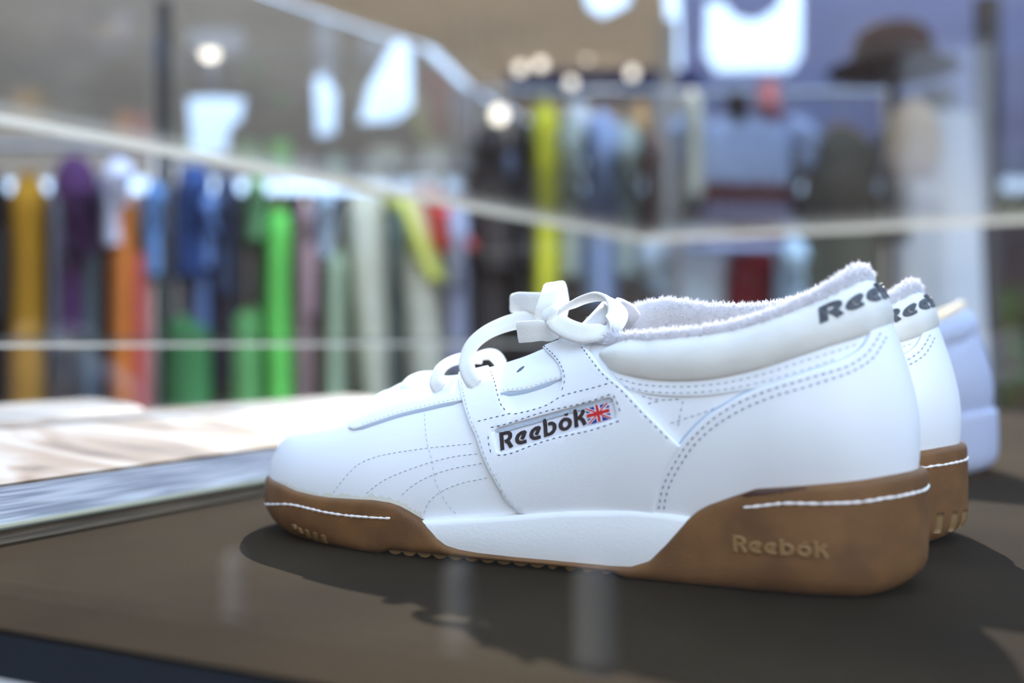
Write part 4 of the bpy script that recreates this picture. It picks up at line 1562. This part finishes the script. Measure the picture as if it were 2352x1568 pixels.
def garment(name, label, cat, u, v0, v1, wpx, Y, col, rail_z, kind='shirt', turn=90, hw=.19, sleeve=.5, lean=0, group='clothes on the rails', m=None):
    """a garment on a hanger: hook on the rail, shoulders at v0, hem at v1, wpx wide as seen"""
    top = at(u, v0, Y)
    L = (v1 - v0) * Y / FPX
    T = max(.02, wpx * Y / FPX)
    rz = math.radians(turn + rnd.uniform(-6, 6)) if turn < 45 else math.atan2(Y, top.x) + math.radians(rnd.uniform(-3, 3))
    r = empty(name, (top.x, Y, rail_z), rz)
    tag(r, label, cat, group)
    dz = top.z - rail_z
    m = m or cloth(col)
    if turn < 45:
        hwid, th = T / 2, .05
    else:
        hwid, th = hw, T / 2
    ph = rnd.uniform(0, 6)
    if kind != 'trousers':
        nr, na = 16, 28
        V, fs = [], []
        for i in range(nr):
            t = i / (nr - 1)
            sx = hwid * (.22 + .78 * min(1, t / .14) ** .7) * (1 + (.10 if kind == 'shirt' else .35) * max(0, t - .2))
            sy = th * (.30 + .70 * min(1, t / .10))
            for k in range(na):
                a = 2 * math.pi * k / na
                f = 1 + (.05 + .16 * t) * math.sin(5 * a + ph) + .06 * t * math.sin(9 * a + ph * 2)
                ca, sa_ = math.cos(a), math.sin(a)
                V.append((sx * math.copysign(abs(ca) ** .6, ca) * (1 + .03 * math.sin(7 * t + ph)), sy * sa_ * f + lean * t * L, dz - t * L))
        for i in range(nr - 1):
            for k in range(na):
                fs.append((i * na + k, (i + 1) * na + k, (i + 1) * na + (k + 1) % na, i * na + (k + 1) % na))
        fs.append(tuple(range(na)))
        fs.append(tuple(reversed(range((nr - 1) * na, nr * na))))
        mesh_obj('body', V, fs, m, r, True, 70)
        if sleeve:
            for sg in (-1, 1):
                p = [(sg * hwid * .90, 0, dz - .05 * L - .01), (sg * (hwid + .03), -.004, dz - .12 * L - .01), (sg * (hwid + .045), -.008 + lean * .3 * L, dz - .3 * L * sleeve * 1.6), (sg * (hwid + .04), -.01 + lean * .5 * L, dz - sleeve * L * 1.1)]
                MB().tube([Vector(q_) for q_ in p], [min(.05, th * .9) * k for k in (.8, 1, .95, .8)], 12).build('sleeve', m, r, True, 70)
    else:
        MB().box(-hwid * .8, hwid * .8, -th * .8, th * .8, dz - .09 * L, dz).build('waistband', m, r, True, 30)
        for sg in (-1, 1):
            p = [(sg * hwid * .42, 0, dz - .08 * L), (sg * hwid * .44, lean * .3 * L, dz - .4 * L), (sg * hwid * .40, lean * .7 * L, dz - .75 * L), (sg * hwid * .42, lean * L, dz - L)]
            V, fs = [], []
            na = 18
            for i, q_ in enumerate(p):
                for k in range(na):
                    a = 2 * math.pi * k / na
                    f = 1 + .1 * math.sin(4 * a + ph)
                    V.append((q_[0] + hwid * .40 * math.cos(a) * f, q_[1] + th * math.sin(a) * f, q_[2]))
            for i in range(len(p) - 1):
                for k in range(na):
                    fs.append((i * na + k, (i + 1) * na + k, (i + 1) * na + (k + 1) % na, i * na + (k + 1) % na))
            fs += [tuple(range(na)), tuple(reversed(range((len(p) - 1) * na, len(p) * na)))]
            mesh_obj('trouser_leg', V, fs, m, r, True, 70)
    hg = MB().tube([(-hwid * .75, 0, dz - .03), (-hwid * .3, 0, dz + .003), (0, 0, dz + .012), (hwid * .3, 0, dz + .003), (hwid * .75, 0, dz - .03)], .007, 8).build('hanger', WOOD, r)
    pts = [(0, 0, dz + .010), (0, 0, -.018), (0, .004, -.006), (0, .010, .010), (0, 0, .016), (0, -.010, .010), (0, -.011, 0)]
    MB().tube([(x, y, z) for x, y, z in pts], .0022, 6).build('hook', STEEL, hg)
    return r


def rack(label, u0, u1, Y, z, group='clothes rails'):
    x0, x1 = (u0 - CX) * Y / FPX, (u1 - CX) * Y / FPX
    o = empty('clothes_rail', ((x0 + x1) / 2, Y, GROUND))
    tag(o, label, 'clothes rail', group)
    w = (x1 - x0) / 2
    h = z - GROUND
    MB().tube([(-w - .02, 0, h), (w + .02, 0, h)], .0085, 10).build('rail', STEEL, o)
    for sg in (-1, 1):
        MB().tube([(sg * w, 0, .03), (sg * w, 0, h)], .013, 10).build('upright', STEEL, o)
        MB().tube([(sg * w, -.26, .015), (sg * w, .26, .015)], .014, 10).build('foot', STEEL, o)
    return o


# rail 1: left
YA, ZA = 2.4, .555
rack('steel clothes rail carrying the mustard coat and the orange dress', -150, 352, YA, ZA)
for a in [
    ('jacket', 'black jacket hanging beside the mustard coat', 'jacket', -8, 400, 1010, 60, (40, 36, 34)),
    ('coat', 'long mustard yellow coat on a hanger', 'coat', 66, 392, 1010, 88, (158, 112, 26), 'dress'),
    ('shirt', 'grey shirt squeezed between the mustard coat and the plum jacket', 'shirt', 130, 405, 800, 30, (120, 120, 132)),
    ('jacket', 'dark plum jacket hanging on the rail', 'jacket', 180, 384, 770, 95, (72, 42, 76)),
    ('blouse', 'pale lilac blouse with short sleeves', 'blouse', 262, 395, 575, 66, (200, 198, 225)),
    ('dress', 'long burnt orange dress', 'dress', 284, 430, 960, 62, (205, 120, 55), 'dress'),
    ('dress', 'coral red dress next to the orange dress', 'dress', 326, 560, 960, 34, (205, 105, 95), 'dress'),
    ('shirt', 'steel blue shirt at the end of the rail', 'shirt', 346, 430, 640, 36, (100, 135, 180)),
    ('skirt', 'dark slate patterned skirt hanging under the plum jacket', 'skirt', 215, 560, 940, 55, (74, 82, 86), 'dress'),
]:
    k = a[8] if len(a) > 8 else 'shirt'
    garment(a[0], a[1], a[2], a[3], a[4], a[5], a[6], YA + rnd.uniform(-.0, .0), a[7], ZA, k, sleeve=.5 if k == 'shirt' else 0, hw=.17)

# rail 2: middle
YB, ZB = 2.9, .60
rack('steel clothes rail carrying the green shirts and cream trousers', 405, 1070, YB, ZB)
for a in [
    ('jacket', 'navy blue jacket with wide shoulders', 'jacket', 440, 400, 640, 70, (52, 72, 116)),
    ('shirt', 'light blue shirt next to the navy jacket', 'shirt', 478, 455, 620, 40, (130, 160, 215)),
    ('jacket', 'dark blue grey jacket beside the light blue shirt', 'jacket', 520, 410, 680, 50, (66, 72, 92)),
    ('trousers', 'pale blue denim trousers', 'trousers', 470, 600, 900, 45, (110, 130, 172), 'trousers'),
    ('trousers', 'black brown trousers between the denim and the green skirt', 'trousers', 528, 610, 880, 62, (58, 50, 56), 'trousers'),
    ('skirt', 'wide dark green skirt hanging low', 'skirt', 440, 720, 960, 110, (78, 135, 80), 'dress'),
    ('skirt', 'light green skirt beside the bright green dress', 'skirt', 570, 700, 960, 75, (105, 160, 95), 'dress'),
    ('shirt', 'sage green shirt with a drooping sleeve', 'shirt', 588, 425, 560, 44, (112, 150, 104)),
    ('dress', 'bright grass green dress', 'dress', 640, 470, 960, 62, (112, 205, 92), 'dress'),
    ('shirt', 'dusty pink long shirt', 'shirt', 700, 460, 940, 40, (165, 132, 132)),
    ('shirt', 'pale blue grey shirt beside the dusty pink shirt', 'shirt', 740, 455, 600, 46, (165, 178, 190)),
    ('dress', 'pale sage dress in front of the dark jacket', 'dress', 772, 560, 930, 46, (165, 180, 148), 'dress'),
    ('trousers', 'cream trousers beside the pale sage dress', 'trousers', 845, 460, 960, 84, (224, 208, 184), 'trousers'),
    ('shirt', 'dark forest green patterned shirt between two pairs of cream trousers', 'shirt', 902, 470, 900, 34, (82, 92, 84)),
    ('trousers', 'cream trousers beside the neon yellow top', 'trousers', 955, 455, 960, 80, (224, 208, 184), 'trousers'),
    ('top', 'neon yellow top leaning to one side', 'top', 905, 440, 650, 62, (222, 235, 105), 'dress'),
    ('top', 'bright red top tucked behind the neon yellow one', 'top', 970, 430, 580, 80, (240, 84, 80), 'dress'),
    ('shirt', 'silver grey shirt at the end of the middle rail', 'shirt', 1052, 470, 850, 48, (165, 165, 182)),
]:
    k = a[8] if len(a) > 8 else 'shirt'
    ln = {'neon yellow top leaning to one side': -.40, 'bright red top tucked behind the neon yellow one': -.55, 'cream trousers beside the pale sage dress': -.08, 'cream trousers beside the neon yellow top': -.08}.get(a[1], 0)
    garment(a[0], a[1], a[2], a[3], a[4], a[5], a[6], YB, a[7], ZB, k, sleeve=.5 if k == 'shirt' else 0, hw=.17, lean=ln)

# rail 3: centre right
YC, ZC = 3.0, .84
rack('tall steel clothes rail carrying the black coat and the yellow dress', 1085, 1512, YC, ZC)
for a in [
    ('coat', 'black brown coat hanging at the end of the tall rail', 'coat', 1128, 300, 900, 92, (72, 64, 60)),
    ('shirt', 'slate grey shirt inside the row beside the black brown coat', 'shirt', 1166, 350, 620, 30, (110, 116, 135)),
    ('coat', 'dark charcoal coat beside the yellow dress', 'coat', 1192, 275, 900, 42, (62, 56, 54)),
    ('dress', 'lemon yellow dress on the tall rail', 'dress', 1248, 238, 700, 66, (215, 205, 60), 'dress'),
    ('blouse', 'pale grey green blouse beside the yellow dress', 'blouse', 1308, 280, 640, 50, (178, 184, 172)),
    ('shirt', 'periwinkle blue shirt on the tall rail', 'shirt', 1376, 275, 700, 66, (160, 176, 222)),
    ('blouse', 'pale mint print blouse next to the periwinkle shirt', 'blouse', 1442, 300, 640, 58, (182, 192, 182)),
    ('jacket', 'brown jacket at the end of the tall rail', 'jacket', 1498, 320, 600, 34, (128, 90, 78)),
    ('scarf', 'orange and peach scarf hung over the tall rail', 'scarf', 1470, 255, 330, 40, (235, 165, 110), 'dress'),
    ('scarf', 'white scarf hung between the periwinkle shirt and the yellow dress', 'scarf', 1330, 258, 330, 60, (215, 215, 220), 'dress'),
]:
    k = a[8] if len(a) > 8 else 'shirt'
    garment(a[0], a[1], a[2], a[3], a[4], a[5], a[6], YC, a[7], ZC, k, sleeve=.5 if k == 'shirt' else 0, hw=.18)

# rail 4: right, clothes turned to the front
YD, ZD = 2.6, .735


def striped_mat():
    m = mat('maroon_striped_jersey', lin((190, 205, 240)), .9, .15)
    nt = m.node_tree
    tc = nt.nodes.new('ShaderNodeTexCoord')
    sx = nt.nodes.new('ShaderNodeSeparateXYZ')
    cr = nt.nodes.new('ShaderNodeValToRGB')
    cr.color_ramp.interpolation = 'CONSTANT'
    mr = nt.nodes.new('ShaderNodeMapRange')
    mr.inputs[1].default_value = -.46
    mr.inputs[2].default_value = -.06
    el = cr.color_ramp.elements
    pale, mar = lin((192, 208, 242)), lin((112, 52, 54))
    el[0].position, el[0].color = 0, (*pale, 1)
    el[1].position, el[1].color = .15, (*mar, 1)
    for p, c in ((.27, lin((176, 168, 200))), (.39, mar), (.52, pale)):
        k = el.new(p)
        k.color = (*c, 1)
    nt.links.new(tc.outputs['Object'], sx.inputs[0])
    nt.links.new(sx.outputs['Z'], mr.inputs[0])
    nt.links.new(mr.outputs[0], cr.inputs[0])
    nt.links.new(cr.outputs[0], nt.nodes['Principled BSDF'].inputs['Base Color'])
    return m


rack('steel clothes rail carrying the striped jersey and the olive jacket', 1555, 2035, YD, ZD)
garment('jersey', 'pale blue jersey with broad maroon stripes facing the front', 'jersey', 1708, 262, 575, 225, YD - .06, (190, 205, 240), ZD, 'shirt', turn=8, sleeve=.35, m=striped_mat())
garment('jacket', 'dark olive jacket hung facing the front', 'jacket', 1930, 300, 690, 165, YD - .02, (82, 80, 68), ZD, 'shirt', turn=-6, sleeve=.6)
garment('scarf', 'tan scarf hung beside the striped jersey', 'scarf', 1588, 225, 480, 44, YD, (225, 205, 182), ZD, 'dress', sleeve=0)
garment('skirt', 'maroon skirt hanging under the striped jersey', 'skirt', 1735, 545, 760, 110, YD + .12, (120, 34, 46), ZD, 'dress', turn=4, sleeve=0)
garment('shirt', 'pale sky blue shirt hanging beside the maroon skirt', 'shirt', 1812, 560, 760, 60, YD + .06, (180, 200, 240), ZD, 'shirt', turn=80, sleeve=.5)
garment('shirt', 'ice blue shirt hanging low beside the tan scarf', 'shirt', 1600, 540, 780, 150, YD + .15, (188, 202, 222), ZD, 'shirt', turn=10, sleeve=.5)
garment('scarf', 'salmon pink scarf hung above the striped jersey', 'scarf', 1765, 195, 268, 50, YD - .02, (245, 130, 125), ZD, 'dress', turn=90, sleeve=0, hw=.10)
garment('scarf', 'small black scarf hung beside the salmon pink one', 'scarf', 1692, 225, 285, 44, YD - .02, (50, 40, 40), ZD, 'dress', turn=90, sleeve=0, hw=.10)

# pale pillar, hat stand with hat and bag on the right
pil = empty('pillar', (*[(2150 - CX) * 2.75 / FPX, 2.75], GROUND))
tag(pil, 'pale grey cloth wrapped pillar beside the dark pole', 'pillar')
V, fs = [], []
na = 36
hs = [(0, .15), (.3, .145), (.9, .13), (1.3, .115), (1.62, .10)]
for h, r_ in hs:
    for k in range(na):
        a = 2 * math.pi * k / na
        f = 1 + .05 * math.sin(7 * a + h)
        V.append((r_ * f * math.cos(a), r_ * f * math.sin(a), h))
for i in range(len(hs) - 1):
    for k in range(na):
        fs.append((i * na + k, i * na + (k + 1) % na, (i + 1) * na + (k + 1) % na, (i + 1) * na + k))
fs += [tuple(reversed(range(na))), tuple(range((len(hs) - 1) * na, len(hs) * na))]
mesh_obj('wrap', V, fs, mat('pale_grey_cloth', lin((228, 222, 218)), .9, .2, vscale=3, col2=lin((205, 208, 212))), pil, True, 60)
MB().tube([(0, 0, 1.62), (0, 0, 1.70)], .05, 16).build('neck', DK, pil)

hx, hy = (2050 - CX) * 2.15 / FPX, 2.15
stand = empty('hat_stand', (hx, hy, GROUND))
tag(stand, 'dark slim hat stand carrying a hat and a tan bag', 'hat stand')
hat_z = at(2050, 150, 2.15).z
MB().tube([(0, 0, .02), (0, 0, hat_z - GROUND - .015)], .011, 10).build('shaft', DK, stand)
MB().tube([(0, 0, hat_z - GROUND - .115), (0, -.075, hat_z - GROUND - .11), (0, -.085, hat_z - GROUND - .085)], .006, 8).build('peg', DK, stand)
MB().tube([(0, 0, 0), (0, 0, .02)], .14, 24).build('base', DK, stand)


def lathe(name, prof, m, parent, na=32, sx=1, sy=1):
    V, fs = [], []
    for r_, z in prof:
        for k in range(na):
            a = 2 * math.pi * k / na
            V.append((r_ * math.cos(a) * sx, r_ * math.sin(a) * sy, z))
    for i in range(len(prof) - 1):
        for k in range(na):
            fs.append((i * na + k, i * na + (k + 1) % na, (i + 1) * na + (k + 1) % na, (i + 1) * na + k))
    fs += [tuple(reversed(range(na))), tuple(range((len(prof) - 1) * na, len(prof) * na))]
    return mesh_obj(name, V, fs, m, parent, True, 60)


hat = empty('hat', (hx, hy, hat_z))
tag(hat, 'dark brown wide brimmed hat on top of the hat stand', 'hat')
HM = mat('dark_brown_felt', lin((74, 56, 54)), .95, .1)
lathe('crown', [(.075, .002), (.077, .03), (.07, .065), (.05, .085), (.02, .088)], HM, hat, sx=1.1)
lathe('brim', [(.135, -.014), (.137, -.010), (.10, -.004), (.076, .0), (.07, -.006), (.10, -.012)], HM, hat, sx=1.0)
lathe('hat_band', [(.078, .004), (.0795, .006), (.0795, .024), (.078, .026)], mat('black_ribbon', lin((36, 32, 40)), .7), hat, sx=1.1)

bag = empty('shoulder_bag', (hx + .012, hy - .085, at(2070, 430, 2.15).z))
tag(bag, 'rounded tan leather bag hanging by a dark strap from the hat stand', 'bag')
bz = at(2070, 250, 2.15).z - at(2070, 430, 2.15).z
lathe('pouch', [(.020, 0), (.045, .012), (.058, .05), (.056, .10), (.046, .14), (.03, bz * .93), (.012, bz)], mat('tan_leather', lin((205, 176, 138)), .6, .4), bag, sx=1.0, sy=.45)
top = hat_z - .10 - bag.location.z
MB().tube([(-.035, 0, bz * .86), (-.04, 0, bz * 1.1), (-.012, 0, top), (.012, 0, top), (.035, 0, bz * 1.1), (.035, 0, bz * .86)], .007, 8).build('strap', mat('dark_strap', lin((44, 38, 46)), .7), bag)

# potted plant and box at the far right
pl = empty('potted_shrub', ((2330 - CX) * 3.6 / FPX, 3.6, GROUND))
tag(pl, 'leafy green shrub in a dark pot beside the thick dark pole', 'plant')
lathe('pot', [(.12, 0), (.15, .28), (.16, .30)], DK, pl)
MB().tube([(0, 0, .28), (.01, 0, .8), (-.02, .02, 1.1)], [.015, .012, .006], 8).build('stem', WOOD, pl)
V, fs = [], []
for i in range(420):
    a, b, r_ = rnd.uniform(0, 6.28), rnd.uniform(-1, 1), rnd.uniform(.4, 1) ** .5
    c = Vector((.17 * r_ * math.cos(a) * math.sqrt(1 - b * b), .17 * r_ * math.sin(a) * math.sqrt(1 - b * b), .92 + .30 * b * r_))
    d1 = Vector((rnd.uniform(-1, 1), rnd.uniform(-1, 1), rnd.uniform(-.6, .6))).normalized() * .035
    d2 = d1.cross(Vector((rnd.uniform(-1, 1), rnd.uniform(-1, 1), 1))).normalized() * .014
    o = len(V)
    V += [c - d1, c + d2, c + d1, c - d2]
    fs += [(o, o + 1, o + 2), (o, o + 2, o + 3)]
lf = mesh_obj('foliage', V, fs, mat('leaf_green', lin((96, 128, 52)), .6, .3, trans=.3), pl, False)
lf['kind'] = 'stuff'

# globe lamps under the awnings, and small glowing globes added as glints
BULB = emit_mat('lit_globe', (1.0, .93, .80), 3.5)
GLINT = emit_mat('glint_globe', (1.0, .93, .82), 2.0)  # dim glow for the small globes added as light glints
for k, (u, v, Y, lab) in enumerate([(250, 32, 3.6, 'lit globe lamp hanging under the grey awning near its front edge'), (482, 116, 3.9, 'lit globe lamp hanging under the grey awning further back'),
                                   (1146, 264, 4.6, 'lit globe lamp glowing above the dark charcoal coat')]
                                  + [(u, v, 4.05, 'small glowing globe added as a light glint before the blue valance') for u, v in ((1195, 158), (1242, 148), (1312, 192), (1348, 128), (1398, 124), (1452, 168))] + [(2152, 24, 4.05, 'small glowing globe added as a light glint under the slate blue awning')]):
    p = at(u, v, Y)
    lp = empty('glow_globe', p)
    tag(lp, lab, 'lamp', 'globe lamps under the awnings')
    g_ = 1.0 if k < 3 else .62
    lathe('globe', [(.006 * g_, -.036 * g_), (.024 * g_, -.028 * g_), (.036 * g_, 0), (.026 * g_, .026 * g_), (.012 * g_, .036 * g_)], BULB if k < 3 else GLINT, lp, 20)
    lathe('socket', [(.014 * g_, .034 * g_), (.014 * g_, .05 * g_), (.006 * g_, .056 * g_)], DK, lp, 12)
    MB().tube([(0, 0, .054 * g_), (0, 0, max(.07 * g_, HA - .075 - p.z))], .003, 6).build('cable', DK, lp)

# unseen white posts added to mirror as pale columns in the front pane
for k, (x, y, r_, lab) in enumerate([(-1.62, -1.02, .034, 'white post added for a column mirrored in the front pane'), (-1.40, -1.24, .050, 'stout white post added for a broad column mirrored in the front pane'), (-2.05, -.68, .026, 'slim white post added for a faint column mirrored in the front pane')]):
    bo = empty('mirror_post', (x, y, GROUND))
    tag(bo, lab, 'mirror_post', 'posts added for pane reflections')
    lathe('shaft', [(r_ * 1.1, 0), (r_, .03), (r_, .47), (r_ * .85, .50), (r_ * .3, .51)], mat('grey_white_paint', (.36, .37, .39), .6), bo, 20)
    lathe('collar_ring', [(r_ * 1.02, .05), (r_ * 1.14, .055), (r_ * 1.14, .085), (r_ * 1.02, .09)], DK, bo, 20)
